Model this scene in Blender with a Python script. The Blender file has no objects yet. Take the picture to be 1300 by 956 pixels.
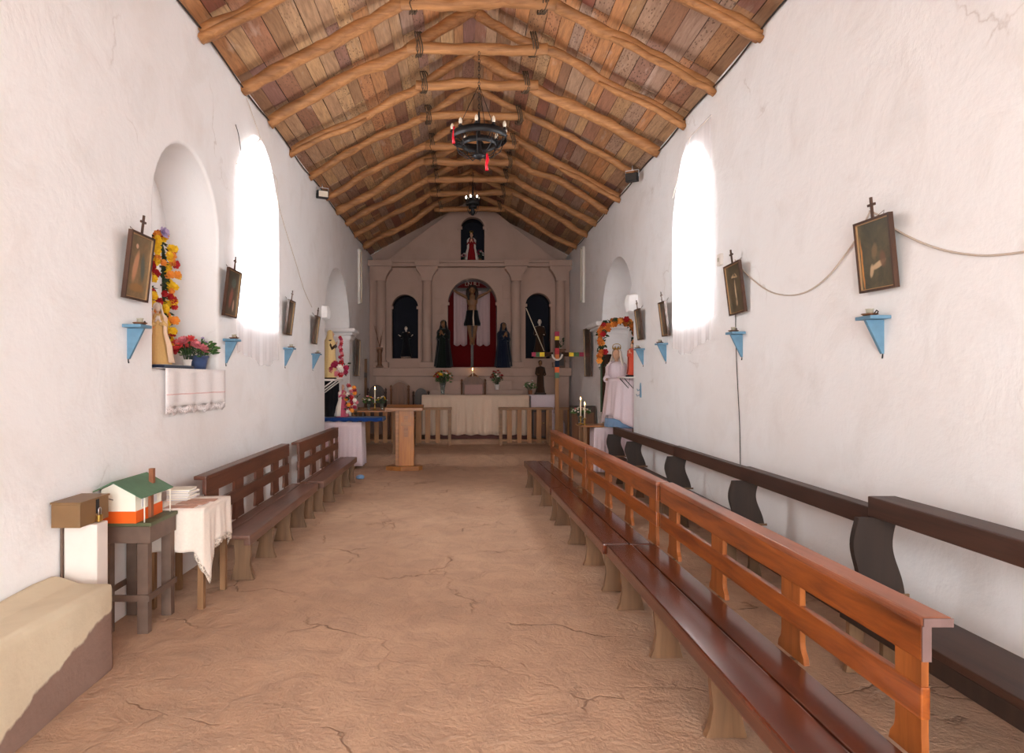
import bpy, bmesh, math, random
from mathutils import Vector, Matrix, noise
random.seed(7)
S = bpy.context.scene
COL = S.collection
PI = math.pi
# room measurements (metres): X across, Y along the nave from the camera, Z up
CAMZ = 1.65; XL = -2.36; XR = 2.68; RIDGE = 0.16; EAVE = 4.80
YF = -3.0; YB = 16.4; F = 830.0; VX = 588.0; VY = 481.0
STEP1 = 12.6; STEP2 = 14.75; Z1 = 0.18; Z2 = 0.28
def fX(px, d): return (px - VX) * d / F
def fZ(py, d): return CAMZ - (py - VY) * d / F

# ------------------------------------------------------------------ materials
def lin(c):
    return tuple(((v / 255) / 12.92 if v / 255 <= .04045 else ((v / 255 + .055) / 1.055) ** 2.4) for v in c) + (1,)
def newmat(name):
    m = bpy.data.materials.new(name); m.use_nodes = True
    nt = m.node_tree; b = nt.nodes['Principled BSDF']
    return m, nt, b
def nd(nt, t, **k):
    n = nt.nodes.new(t)
    for a, v in k.items():
        if a in n.inputs.keys(): n.inputs[a].default_value = v
        else: setattr(n, a, v)
    return n
def ramp(nt, fac, stops):
    r = nt.nodes.new('ShaderNodeValToRGB')
    e = r.color_ramp.elements
    while len(e) < len(stops): e.new(0.5)
    for q, (p, c) in zip(e, stops): q.position = p; q.color = c
    nt.links.new(fac, r.inputs[0]); return r.outputs[0]
def coords(nt, kind='Object', scale=(1, 1, 1)):
    tc = nt.nodes.new('ShaderNodeTexCoord'); mp = nt.nodes.new('ShaderNodeMapping')
    mp.inputs['Scale'].default_value = scale
    nt.links.new(tc.outputs[kind], mp.inputs[0]); return mp.outputs[0]
def bump(nt, b, h, strength, dist=0.02):
    n = nt.nodes.new('ShaderNodeBump'); n.inputs['Strength'].default_value = strength; n.inputs['Distance'].default_value = dist
    nt.links.new(h, n.inputs['Height']); nt.links.new(n.outputs[0], b.inputs['Normal']); return n
def mixc(nt, fac, a, c, mode='MIX'):
    n = nt.nodes.new('ShaderNodeMix'); n.data_type = 'RGBA'; n.blend_type = mode
    for i, v in ((0, fac), (6, a), (7, c)):
        if hasattr(v, 'is_linked'): nt.links.new(v, n.inputs[i])
        else: n.inputs[i].default_value = v
    return n.outputs[2]
def noise_t(nt, vec, scale, detail=4, rough=.55, dist=0.0):
    n = nd(nt, 'ShaderNodeTexNoise', Scale=scale, Detail=detail, Roughness=rough, Distortion=dist)
    nt.links.new(vec, n.inputs['Vector']); return n.outputs['Fac']

def plain(name, c, rough=.6, var=.15, scale=12, metal=0, bmp=.15, spec=.5, coat=0):
    m, nt, b = newmat(name)
    v = coords(nt); f = noise_t(nt, v, scale)
    a = lin(c); d = tuple(x * (1 - var) for x in a[:3]) + (1,); e = tuple(min(1, x * (1 + var)) for x in a[:3]) + (1,)
    nt.links.new(ramp(nt, f, [(.3, d), (.7, e)]), b.inputs['Base Color'])
    b.inputs['Roughness'].default_value = rough; b.inputs['Metallic'].default_value = metal
    b.inputs['Specular IOR Level'].default_value = spec; b.inputs['Coat Weight'].default_value = coat
    if bmp: bump(nt, b, f, bmp, .004)
    return m
def wood(name, c1, c2, rough=.45, axis='Y', scale=9, coat=0.0, spec=.5, bmp=.15, knots=True):
    m, nt, b = newmat(name)
    s = [1, 1, 1]; s['XYZ'.index(axis)] = .09
    v = coords(nt, scale=tuple(s))
    f = noise_t(nt, v, scale * 3, 6, .6, .6); g = noise_t(nt, coords(nt, scale=tuple(.35 if k == .09 else k for k in s)), 3.2, 3)
    c = ramp(nt, f, [(.3, lin(c1)), (.7, lin(c2))])
    dk = tuple(x * .45 for x in lin(c1)[:3]) + (1,)
    c = mixc(nt, ramp(nt, g, [(.52, (0, 0, 0, 1)), (.75, (.7, .7, .7, 1))]), c, dk)
    nt.links.new(c, b.inputs['Base Color'])
    b.inputs['Roughness'].default_value = rough; b.inputs['Coat Weight'].default_value = coat; b.inputs['Coat Roughness'].default_value = .12
    b.inputs['Specular IOR Level'].default_value = spec
    bump(nt, b, f, bmp, .004)
    return m
def plaster(name, base, stain):
    m, nt, b = newmat(name)
    v = coords(nt)
    big = noise_t(nt, v, .45, 4); mid = noise_t(nt, v, 2.2, 6, .6, .4); fine = noise_t(nt, v, 26, 5, .6)
    c = mixc(nt, ramp(nt, big, [(.45, (0, 0, 0, 1)), (.75, (.55, .55, .55, 1))]), lin(base), lin(stain))
    c = mixc(nt, ramp(nt, mid, [(.5, (0, 0, 0, 1)), (.8, (.35, .35, .35, 1))]), c, lin(tuple(int(x * .92) for x in stain)))
    # hairline cracks and small chips
    vo = nd(nt, 'ShaderNodeTexVoronoi', feature='DISTANCE_TO_EDGE', Scale=.55)
    dm = nt.nodes.new('ShaderNodeMix'); dm.data_type = 'VECTOR'
    no = nd(nt, 'ShaderNodeTexNoise', Scale=3.0, Detail=6.0); nt.links.new(v, no.inputs['Vector'])
    va = nt.nodes.new('ShaderNodeVectorMath'); va.operation = 'MULTIPLY_ADD'; va.inputs[1].default_value = (.45, .45, .45)
    nt.links.new(no.outputs['Color'], va.inputs[0]); nt.links.new(v, va.inputs[2]); nt.links.new(va.outputs[0], vo.inputs['Vector'])
    crack = ramp(nt, vo.outputs[0], [(0, (1, 1, 1, 1)), (.006, (0, 0, 0, 1))])
    gate = ramp(nt, noise_t(nt, v, 1.1, 3), [(.56, (0, 0, 0, 1)), (.66, (1, 1, 1, 1))])
    cg = mixc(nt, 1.0, crack, gate, 'MULTIPLY')
    nt.links.new(mixc(nt, mixc(nt, 1.0, cg, (.3, .3, .3, 1), 'MULTIPLY'), c, lin((150, 125, 110))), b.inputs['Base Color'])
    b.inputs['Roughness'].default_value = .9; b.inputs['Specular IOR Level'].default_value = .15
    h = mixc(nt, .05, mixc(nt, .35, big, mid), fine)
    bump(nt, b, h, .55, .07)
    return m
M = {}
M['plaster'] = plaster('wall_plaster', (240, 239, 240), (230, 221, 216))
M['plaster_back'] = plaster('altar_screen_plaster', (180, 153, 140), (160, 134, 120))
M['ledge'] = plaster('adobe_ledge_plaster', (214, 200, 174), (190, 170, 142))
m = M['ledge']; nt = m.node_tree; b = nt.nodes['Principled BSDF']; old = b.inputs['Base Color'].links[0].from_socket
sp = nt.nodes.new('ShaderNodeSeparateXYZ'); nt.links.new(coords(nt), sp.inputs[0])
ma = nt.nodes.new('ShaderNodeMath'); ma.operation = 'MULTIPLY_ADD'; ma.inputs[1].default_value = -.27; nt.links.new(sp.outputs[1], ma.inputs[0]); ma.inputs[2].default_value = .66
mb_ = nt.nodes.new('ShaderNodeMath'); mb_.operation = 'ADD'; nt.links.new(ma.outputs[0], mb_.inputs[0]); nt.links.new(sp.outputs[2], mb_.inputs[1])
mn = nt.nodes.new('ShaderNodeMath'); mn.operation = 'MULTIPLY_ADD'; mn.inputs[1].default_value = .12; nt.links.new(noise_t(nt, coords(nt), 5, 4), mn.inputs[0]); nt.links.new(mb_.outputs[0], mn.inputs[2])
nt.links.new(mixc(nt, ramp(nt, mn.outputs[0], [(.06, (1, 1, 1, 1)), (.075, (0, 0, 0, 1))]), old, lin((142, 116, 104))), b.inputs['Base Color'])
M['pillar_w'] = plain('whitewashed_post', (226, 214, 206), .85, .06, 4)
# earthen floor
m, nt, b = newmat('earthen_floor'); v = coords(nt)
a1 = noise_t(nt, v, .5, 4, .6, .5); a2 = noise_t(nt, v, 4.5, 8, .65, .8); a3 = noise_t(nt, v, 40, 4)
c = ramp(nt, a1, [(.3, lin((174, 140, 116))), (.7, lin((206, 170, 142)))])
c = mixc(nt, ramp(nt, a2, [(.42, (0, 0, 0, 1)), (.72, (.6, .6, .6, 1))]), c, lin((160, 132, 114)))
vo = nd(nt, 'ShaderNodeTexVoronoi', feature='DISTANCE_TO_EDGE', Scale=1.05)
no = nd(nt, 'ShaderNodeTexNoise', Scale=2.4, Detail=7.0); nt.links.new(v, no.inputs['Vector'])
va = nt.nodes.new('ShaderNodeVectorMath'); va.operation = 'MULTIPLY_ADD'; va.inputs[1].default_value = (.6, .6, .6)
nt.links.new(no.outputs['Color'], va.inputs[0]); nt.links.new(v, va.inputs[2]); nt.links.new(va.outputs[0], vo.inputs['Vector'])
crk = ramp(nt, vo.outputs[0], [(0, (1, 1, 1, 1)), (.015, (0, 0, 0, 1))])
gate = ramp(nt, noise_t(nt, v, 1.3, 3), [(.48, (0, 0, 0, 1)), (.62, (1, 1, 1, 1))])
cg = mixc(nt, 1.0, crk, gate, 'MULTIPLY')
c = mixc(nt, mixc(nt, 1.0, cg, (.5, .5, .5, 1), 'MULTIPLY'), c, lin((110, 76, 60)))
nt.links.new(c, b.inputs['Base Color']); b.inputs['Roughness'].default_value = .8; b.inputs['Specular IOR Level'].default_value = .25
hh = mixc(nt, .55, a2, a1); hh = mixc(nt, .12, hh, a3); hh = mixc(nt, mixc(nt, 1.0, cg, (.5, .5, .5, 1), 'MULTIPLY'), hh, (0, 0, 0, 1))
bump(nt, b, hh, .8, .09); M['floor'] = m
# ceiling boards of old cactus wood: each board its own tone
m, nt, b = newmat('ceiling_boards'); g = nt.nodes.new('ShaderNodeNewGeometry')
r = ramp(nt, g.outputs['Random Per Island'], [(0, lin((150, 110, 80))), (.14, lin((200, 158, 114))), (.28, lin((172, 140, 122))), (.42, lin((214, 170, 120))), (.56, lin((146, 104, 96))), (.7, lin((204, 142, 92))), (.84, lin((160, 124, 92))), (1, lin((150, 88, 72)))])
v1 = coords(nt, scale=(1, .1, 1)); f = noise_t(nt, v1, 34, 6, .65, .5)
c = mixc(nt, ramp(nt, f, [(.38, (0, 0, 0, 1)), (.7, (.6, .6, .6, 1))]), r, lin((112, 80, 58)))
vo = nd(nt, 'ShaderNodeTexVoronoi', Scale=42.0); nt.links.new(coords(nt, scale=(1, .34, 1)), vo.inputs['Vector'])
pit = ramp(nt, vo.outputs['Distance'], [(.22, (1, 1, 1, 1)), (.32, (0, 0, 0, 1))])
mth = nt.nodes.new('ShaderNodeMath'); mth.operation = 'MULTIPLY'; mth.inputs[1].default_value = 7.31; nt.links.new(g.outputs['Random Per Island'], mth.inputs[0])
fr = nt.nodes.new('ShaderNodeMath'); fr.operation = 'FRACT'; nt.links.new(mth.outputs[0], fr.inputs[0])
pg = mixc(nt, 1.0, pit, ramp(nt, fr.outputs[0], [(.5, (0, 0, 0, 1)), (.8, (.6, .6, .6, 1))]), 'MULTIPLY')
c = mixc(nt, pg, c, lin((62, 40, 28)))
wh = ramp(nt, noise_t(nt, coords(nt, scale=(1, .25, 1)), 7, 5), [(.6, (0, 0, 0, 1)), (.74, (.5, .5, .5, 1))])
c = mixc(nt, wh, c, lin((206, 184, 168)))
nt.links.new(c, b.inputs['Base Color']); b.inputs['Roughness'].default_value = .8; bump(nt, b, mixc(nt, pg, f, (0, 0, 0, 1)), .5, .01); M['boards'] = m
M['log'] = wood('rafter_log_wood', (140, 92, 52), (190, 134, 84), .6, 'X', 9, bmp=.8)
M['dark'] = plain('dark_roof_backing', (40, 28, 20), .9)
M['rope'] = plain('lashing_rope', (84, 64, 46), .9)
M['pew'] = wood('varnished_orange_wood', (98, 42, 14), (164, 86, 30), .38, 'Y', 7, spec=.35, coat=.15, bmp=.1)
M['pewseat'] = wood('varnished_red_brown_seat_wood', (64, 26, 15), (104, 46, 22), .24, 'Y', 8, coat=.4, bmp=.08)
M['pewcap'] = wood('varnished_cap_wood', (138, 76, 48), (170, 104, 74), .4, 'Y', 5)
M['pewend'] = plain('grey_end_grain', (106, 80, 76), .7)
M['pewleg'] = wood('bare_pew_leg_wood', (104, 72, 46), (138, 100, 68), .65, 'Z', 5)
M['pewpost'] = wood('varnished_post_wood', (116, 60, 22), (160, 90, 40), .5, 'Z', 5, spec=.3)
M['lb'] = wood('dark_brown_bench_wood', (78, 42, 28), (106, 60, 40), .45, 'Y', 5, coat=.15)
M['lbseat'] = wood('worn_brown_bench_seat', (92, 62, 52), (120, 84, 70), .4, 'Y', 5, coat=.2)
M['lbleg'] = wood('worn_bench_leg', (104, 74, 50), (134, 100, 70), .6, 'Z', 5)
M['wb'] = wood('dark_wall_bench_wood', (50, 30, 22), (76, 48, 36), .5, 'Y', 5)
M['wbb'] = wood('wall_bench_panel_wood', (38, 25, 19), (54, 37, 28), .6, 'Z', 5)
M['lect'] = wood('honey_lectern_wood', (160, 92, 34), (192, 122, 50), .4, 'Z', 6, coat=.2)
M['lecth'] = wood('honey_lectern_top', (140, 86, 42), (176, 114, 58), .4, 'X', 6, coat=.2)
M['rail'] = wood('rail_wood', (138, 88, 42), (170, 116, 60), .5, 'Z', 6)
M['railh'] = wood('rail_bar_wood', (120, 80, 44), (156, 108, 62), .5, 'X', 6)
M['stool'] = plain('brown_painted_wood', (104, 82, 70), .6, .2, 9)
M['green'] = plain('green_paint', (84, 122, 92), .5, .25, 5)
M['greend'] = plain('dull_green_paint', (88, 92, 62), .6, .25, 7)
M['hwhite'] = plain('cream_painted_wall', (242, 234, 218), .7, .05, 5)
M['orange'] = plain('orange_paint', (236, 96, 14), .5, .08, 5)
M['chim'] = plain('rust_brown_paint', (140, 84, 54), .6, .15)
M['boxm'] = plain('brown_box_paint', (124, 92, 58), .45, .12, 5)
M['brass'] = plain('brass', (196, 158, 82), .3, .1, metal=.9)
M['steel'] = plain('steel', (200, 200, 205), .3, .05, metal=.9)
M['iron'] = plain('black_iron', (38, 36, 38), .5, .2, metal=.5)
M['tabw'] = wood('table_leg_wood', (124, 86, 54), (152, 112, 76), .6, 'Z', 6)
def cloth(name, c, pat=None, sheer=0):
    m, nt, b = newmat(name)
    v = coords(nt); f = noise_t(nt, v, 60, 3)
    a = lin(c); nt.links.new(ramp(nt, f, [(.3, tuple(x * .93 for x in a[:3]) + (1,)), (.7, a)]), b.inputs['Base Color'])
    b.inputs['Roughness'].default_value = .9; b.inputs['Specular IOR Level'].default_value = .1; b.inputs['Sheen Weight'].default_value = .2
    bump(nt, b, f, .12, .003)
    return m
M['cloth'] = cloth('white_linen', (240, 226, 214))
M['clothp'] = cloth('altar_linen', (216, 190, 168))
M['pinkcloth'] = cloth('pinkish_white_linen', (226, 208, 214))
M['lav'] = cloth('pale_blue_cloth', (120, 150, 186))
M['bluec'] = cloth('blue_cloth', (34, 66, 128))
M['navy'] = cloth('dark_blue_cloth', (38, 48, 68))
M['red'] = cloth('deep_red_cloth', (136, 22, 26))
M['cream'] = cloth('cream_silk', (226, 196, 140))
M['gold'] = cloth('gold_cloth', (228, 190, 128))
M['black'] = cloth('black_cloth', (24, 22, 26))
M['dgreen'] = cloth('dark_green_cloth', (34, 44, 38))
M['brownc'] = cloth('brown_habit_cloth', (62, 42, 30))
M['pinkc'] = cloth('pink_cloth', (206, 92, 118))
M['orred'] = cloth('orange_red_cloth', (206, 84, 62))
M['skin'] = plain('painted_skin', (206, 160, 132), .5, .06)
M['skind'] = plain('dark_painted_skin', (128, 88, 56), .5, .12)
M['skinw'] = plain('pale_face_paint', (226, 208, 194), .5, .04)
M['hair'] = plain('dark_brown_hair', (42, 28, 20), .7, .2, 40)
M['blue'] = plain('sky_blue_paint', (98, 138, 164), .55, .12, 14)
M['frame'] = wood('dark_picture_frame_wood', (56, 34, 24), (88, 56, 38), .35, 'Z', 8, coat=.3)
M['framei'] = plain('gilt_inner_frame', (176, 140, 100), .45, .1, metal=.3)
M['ceram'] = plain('grey_ceramic', (176, 168, 150), .5, .15)
M['hang'] = cloth('dusty_pink_hanging', (190, 162, 162)); M['ladyb'] = cloth('blue_black_mantle', (24, 30, 48)); M['ladyg'] = cloth('green_black_robe', (26, 32, 26))
M['candle'] = plain('candle_wax', (232, 222, 200), .5, .03)
M['leaf'] = plain('leaf_green', (66, 104, 48), .5, .35, 20)
M['leafd'] = plain('dark_leaf_green', (46, 66, 40), .6, .35, 20)
for k, c in (('fy', (246, 206, 40)), ('fr', (178, 26, 34)), ('fo', (240, 160, 66)), ('fp', (212, 122, 132)), ('fw', (236, 226, 216)), ('fl', (190, 172, 206)), ('fc', (232, 84, 84)), ('fm', (164, 36, 72)), ('fob', (196, 108, 40))):
    M[k] = plain('petal_' + k, c, .6, .12, 20)
M['pot'] = plain('blue_glazed_pot', (62, 78, 116), .35, .15)
M['wpot'] = plain('white_pot', (222, 212, 206), .5, .05)
M['potted'] = plain('clay_pot', (150, 92, 60), .7, .1)
M['paper'] = plain('white_paper', (222, 218, 222), .8, .04)
M['rpaper'] = plain('reddish_print', (188, 144, 124), .7, .2, 18)
M['cable'] = plain('grey_cable', (200, 184, 170), .6, .05)
M['bcable'] = plain('black_cable', (46, 38, 34), .6, .05)
M['wplastic'] = plain('white_plastic', (224, 216, 208), .4, .03)
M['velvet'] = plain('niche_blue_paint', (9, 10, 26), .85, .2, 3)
M['nred'] = cloth('niche_red_hanging', (96, 12, 14))
M['plinth'] = plain('dark_red_plinth_paint', (92, 44, 34), .7, .15)
M['chair'] = wood('carved_chair_wood', (92, 54, 30), (126, 80, 48), .5, 'Z', 6)
M['chaird'] = wood('dark_carved_chair_wood', (52, 34, 26), (74, 50, 38), .5, 'Z', 6)
M['pinkpad'] = cloth('dusty_pink_upholstery', (176, 140, 132))
M['doorw'] = wood('old_door_wood', (98, 66, 42), (128, 90, 60), .7, 'Z', 5)
m, nt, b = newmat('clear_vase_glass'); b.inputs['Transmission Weight'].default_value = .9; b.inputs['Roughness'].default_value = .1; b.inputs['Base Color'].default_value = (.8, .86, .8, 1); M['glass'] = m
def emit(name, c, s):
    m, nt, b = newmat(name); b.inputs['Base Color'].default_value = lin(c)
    b.inputs['Emission Color'].default_value = lin(c); b.inputs['Emission Strength'].default_value = s; return m
M['flame'] = emit('candle_flame', (255, 196, 110), 18)
M['bulb'] = emit('lit_bulb', (255, 244, 226), 9)
M['bulboff'] = plain('white_bulb_glass', (226, 214, 196), .25, .03)
M['redtube'] = plain('red_shiny_ribbon', (220, 30, 52), .25, .1)
# sheer curtain
m, nt, b = newmat('sheer_white_curtain')
tr = nt.nodes.new('ShaderNodeBsdfTransparent'); tl = nt.nodes.new('ShaderNodeBsdfTranslucent'); df = nt.nodes.new('ShaderNodeBsdfDiffuse')
tl.inputs[0].default_value = (.95, .93, .95, 1); df.inputs[0].default_value = (.9, .86, .87, 1)
m1 = nt.nodes.new('ShaderNodeMixShader'); m1.inputs[0].default_value = .5
m2 = nt.nodes.new('ShaderNodeMixShader'); m2.inputs[0].default_value = .5
nt.links.new(tl.outputs[0], m1.inputs[1]); nt.links.new(df.outputs[0], m1.inputs[2])
nt.links.new(tr.outputs[0], m2.inputs[1]); nt.links.new(m1.outputs[0], m2.inputs[2]); nt.links.new(m2.outputs[0], nt.nodes['Material Output'].inputs[0]); M['sheer'] = m

# ------------------------------------------------------------------ mesh building
class MB:
    def __init__(s): s.bm = bmesh.new(); s.mats = []; s.mi = 0
    def use(s, m):
        if m not in s.mats: s.mats.append(m)
        s.mi = s.mats.index(m); return s
    def _f(s, vs, smooth=False):
        try:
            f = s.bm.faces.new(vs); f.material_index = s.mi; f.smooth = smooth; return f
        except ValueError: return None
    def box(s, x0, x1, y0, y1, z0, z1, rot=None, bev=0.0, piv=None):
        b2 = bmesh.new(); bmesh.ops.create_cube(b2, size=1)
        for v in b2.verts: v.co = Vector(((x0 + x1) / 2 + v.co.x * (x1 - x0), (y0 + y1) / 2 + v.co.y * (y1 - y0), (z0 + z1) / 2 + v.co.z * (z1 - z0)))
        if bev: bmesh.ops.bevel(b2, geom=list(b2.edges), offset=bev, segments=2, affect='EDGES', profile=.6)
        if rot is not None:
            p = Vector(piv) if piv else Vector(((x0 + x1) / 2, (y0 + y1) / 2, (z0 + z1) / 2))
            for v in b2.verts: v.co = rot @ (v.co - p) + p
        s._merge(b2); return s
    def _merge(s, b2, smooth=False):
        mp = {}
        for v in b2.verts: mp[v] = s.bm.verts.new(v.co)
        for f in b2.faces: s._f([mp[v] for v in f.verts], smooth or f.smooth)
        b2.free()
    def tube(s, pts, rad, seg=10, cap=True, sy=1.0):
        pts = [Vector(p) for p in pts]; n = len(pts)
        if not hasattr(rad, '__len__'): rad = [rad] * n
        rings = []; t0 = (pts[1] - pts[0]).normalized()
        up = Vector((0, 0, 1)) if abs(t0.z) < .9 else Vector((1, 0, 0))
        for i, p in enumerate(pts):
            t = (pts[min(i + 1, n - 1)] - pts[max(i - 1, 0)]).normalized()
            a = t.cross(up)
            if a.length < 1e-4: a = Vector((1, 0, 0))
            a.normalize(); c = a.cross(t).normalized(); up = c
            rings.append([s.bm.verts.new(p + a * math.cos(q * 2 * PI / seg) * rad[i] + c * math.sin(q * 2 * PI / seg) * rad[i] * sy) for q in range(seg)])
        for i in range(n - 1):
            for q in range(seg): s._f([rings[i][q], rings[i][(q + 1) % seg], rings[i + 1][(q + 1) % seg], rings[i + 1][q]], True)
        if cap: s._f(rings[0][::-1]); s._f(rings[-1])
        return s
    def lathe(s, prof, c=(0, 0, 0), seg=20, caps_=True, a0=0, a1=2 * PI, pleat=0, np_=0, sx=1, sy=1, thick=0):
        full = abs(a1 - a0 - 2 * PI) < 1e-6; k = seg if full else seg + 1
        rows = []
        for j, (r, z) in enumerate(prof):
            row = []
            for i in range(k):
                a = a0 + (a1 - a0) * i / seg
                w = 1 + (pleat * math.sin(np_ * a + .4 * j) * (1 - j / max(1, len(prof) - 1)) if pleat else 0)
                row.append(s.bm.verts.new((c[0] + math.cos(a) * r * w * sx, c[1] + math.sin(a) * r * w * sy, c[2] + z)))
            rows.append(row)
        for j in range(len(rows) - 1):
            for i in range(seg):
                i2 = (i + 1) % k if full else i + 1
                s._f([rows[j][i], rows[j][i2], rows[j + 1][i2], rows[j + 1][i]], True)
        if full and caps_:
            if prof[0][0] > 1e-4: s._f(rows[0][::-1])
            if prof[-1][0] > 1e-4: s._f(rows[-1])
        return s
    def ball(s, c, r, seg=12, rot=None):
        if not hasattr(r, '__len__'): r = (r, r, r)
        b2 = bmesh.new(); bmesh.ops.create_uvsphere(b2, u_segments=seg, v_segments=max(6, seg * 2 // 3), radius=1)
        for v in b2.verts:
            p = Vector((v.co.x * r[0], v.co.y * r[1], v.co.z * r[2]))
            if rot: p = rot @ p
            v.co = p + Vector(c)
        s._merge(b2, True); return s
    def prism(s, poly, axis, a, b):
        """poly of 2-D points extruded along axis from a to b. axis y: (x,z); x: (y,z); z: (x,y)"""
        def P(u, v, w): return {'y': (u, w, v), 'x': (w, u, v), 'z': (u, v, w)}[axis]
        A = [s.bm.verts.new(P(u, v, a)) for u, v in poly]; B = [s.bm.verts.new(P(u, v, b)) for u, v in poly]
        n = len(poly); s._f(A); s._f(B[::-1])
        for i in range(n): s._f([A[i], B[i], B[(i + 1) % n], A[(i + 1) % n]])
        return s
    def grid(s, fn, nu, nv, smooth=True):
        V = [[s.bm.verts.new(fn(i / nu, j / nv)) for j in range(nv + 1)] for i in range(nu + 1)]
        for i in range(nu):
            for j in range(nv): s._f([V[i][j], V[i + 1][j], V[i + 1][j + 1], V[i][j + 1]], smooth)
        return s
    def jitter(s, amp, sc=3.0, seed=0):
        for v in s.bm.verts:
            v.co += noise.noise_vector(v.co * sc + Vector((seed * 3.7, seed, 0))) * amp
        return s
    def build(s, name, mat=None, parent=None, loc=(0, 0, 0), rotz=0, thick=0, sub=0, keepnormals=False, remesh=0):
        if mat is not None and not s.mats: s.mats = [mat]
        bmesh.ops.remove_doubles(s.bm, verts=list(s.bm.verts), dist=1e-5)
        if not keepnormals: bmesh.ops.recalc_face_normals(s.bm, faces=list(s.bm.faces))
        me = bpy.data.meshes.new(name); s.bm.to_mesh(me); s.bm.free()
        for q in s.mats: me.materials.append(q)
        o = bpy.data.objects.new(name, me); COL.objects.link(o); o.location = loc; o.rotation_euler[2] = rotz
        if parent is not None: o.parent = parent
        if thick: md = o.modifiers.new('s', 'SOLIDIFY'); md.thickness = thick; md.offset = 0
        if sub: md = o.modifiers.new('d', 'SUBSURF'); md.levels = md.render_levels = sub
        if remesh:
            md = o.modifiers.new('r', 'REMESH'); md.mode = 'VOXEL'; md.voxel_size = remesh; md.use_smooth_shade = True
            md2 = o.modifiers.new('q', 'SMOOTH'); md2.factor = .5; md2.iterations = 2
            apply_mods(o)
        return o
def apply_mods(o):
    dg = bpy.context.evaluated_depsgraph_get(); dg.update()
    me = bpy.data.meshes.new_from_object(o.evaluated_get(dg)); old = o.data
    o.modifiers.clear(); o.data = me; me.name = o.name
    for p in me.polygons: p.use_smooth = True
def thing(name, label, cat, loc=(0, 0, 0), rotz=0, group=None):
    o = bpy.data.objects.new(name, None); COL.objects.link(o); o.empty_display_size = .1
    o.location = loc; o.rotation_euler = (0, 0, rotz); o['label'] = label; o['category'] = cat
    if group: o['group'] = group
    return o
def tag(o, label, cat, group=None):
    o['label'] = label; o['category'] = cat
    if group: o['group'] = group
    return o
def struct(o): o['kind'] = 'structure'; return o
def dup(root, loc, rotz=None, label=None, group=None):
    r = root.copy(); COL.objects.link(r); r.location = loc
    if rotz is not None: r.rotation_euler = (0, 0, rotz)
    if label: r['label'] = label
    if group: r['group'] = group
    def rec(src, dst):
        for ch in list(src.children):
            c = ch.copy(); COL.objects.link(c); c.parent = dst; rec(ch, c)
    rec(root, r); return r
def child_copy(src, parent, loc, rot=(0, 0, 0), sc=1.0, mat=None):
    c = src.copy(); COL.objects.link(c); c.parent = parent; c.location = loc; c.rotation_euler = rot; c.scale = (sc, sc, sc)
    return c

def slab(name, outer, holes, t, bev, mp, mat):
    """a thick plate with arched openings; its 2-D outline lies in (u, v), mp maps (u, v, w) to the room, w from 0 to t"""
    cu = bpy.data.curves.new(name, 'CURVE'); cu.dimensions = '2D'; cu.fill_mode = 'BOTH'
    for poly in [outer] + holes:
        sp = cu.splines.new('POLY'); sp.points.add(len(poly) - 1); sp.use_cyclic_u = True
        for p, (u, v) in zip(sp.points, poly): p.co = (u, v, 0, 1)
    cu.extrude = max(.001, t / 2 - bev); cu.bevel_depth = bev; cu.bevel_resolution = 2; cu.offset = -bev
    co = bpy.data.objects.new(name + '_c', cu); COL.objects.link(co)
    dg = bpy.context.evaluated_depsgraph_get(); dg.update()
    me = bpy.data.meshes.new_from_object(co.evaluated_get(dg)); COL.objects.unlink(co); bpy.data.objects.remove(co)
    bm = bmesh.new(); bm.from_mesh(me)
    for v in bm.verts: v.co = Vector(mp(v.co.x, v.co.y, v.co.z + t / 2))
    bmesh.ops.remove_doubles(bm, verts=list(bm.verts), dist=1e-4)
    bmesh.ops.recalc_face_normals(bm, faces=list(bm.faces))
    return bm
def arch(u0, u1, v0, vs, vt, n=18):
    c = (u0 + u1) / 2; r = (u1 - u0) / 2
    return [(u0, v0), (u1, v0)] + [(c + r * math.cos(PI * i / n), vs + (vt - vs) * math.sin(PI * i / n)) for i in range(n + 1)]
def from_bms(name, bms, mat):
    out = bmesh.new()
    for b_ in bms:
        me = bpy.data.meshes.new('t'); b_.to_mesh(me); b_.free(); out.from_mesh(me); bpy.data.meshes.remove(me)
    me = bpy.data.meshes.new(name); out.to_mesh(me); out.free(); me.materials.append(mat)
    o = bpy.data.objects.new(name, me); COL.objects.link(o); return o

# ------------------------------------------------------------------ room shell
H = EAVE + .02
WINL = arch(6.83, 8.24, 2.29, 3.68, 4.34); WINR = arch(7.04, 8.30, 2.33, 3.66, 4.32)
NICHE = arch(4.98, 6.30, 1.73, 2.98, 3.64); CHL = arch(11.1, 13.6, -.3, 2.62, 3.76); CHR = arch(10.25, 12.65, -.3, 2.70, 3.80)
RECT = [(YF - .6, -.3), (17.6, -.3), (17.6, H), (YF - .6, H)]
L = lambda d: (lambda u, v, w: (XL - d - w, u, v))
R_ = lambda d: (lambda u, v, w: (XR + d + w, u, v))
wl = from_bms('wall_left', [slab('a', RECT, [WINL, NICHE, CHL], .52, .03, L(0), None), slab('b', RECT, [arch(6.83, 8.24, 2.29, 3.68, 4.34)], .4, .0, L(.5), None)], M['plaster']); struct(wl)
wr = from_bms('wall_right', [slab('a', RECT, [WINR, CHR], .52, .03, R_(0), None), slab('b', RECT, [WINR], .4, .0, R_(.5), None)], M['plaster']); struct(wr)
gab = [(-3.4, -.3), (3.7, -.3), (3.7, 4.3), (2.68, 4.9), (RIDGE, 6.35), (-2.36, 4.9), (-3.4, 4.3)]
wb = from_bms('wall_back', [slab('c', gab, [], .4, 0, lambda u, v, w: (u, 17.05 + w, v), None)], M['plaster_back']); struct(wb)
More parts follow.
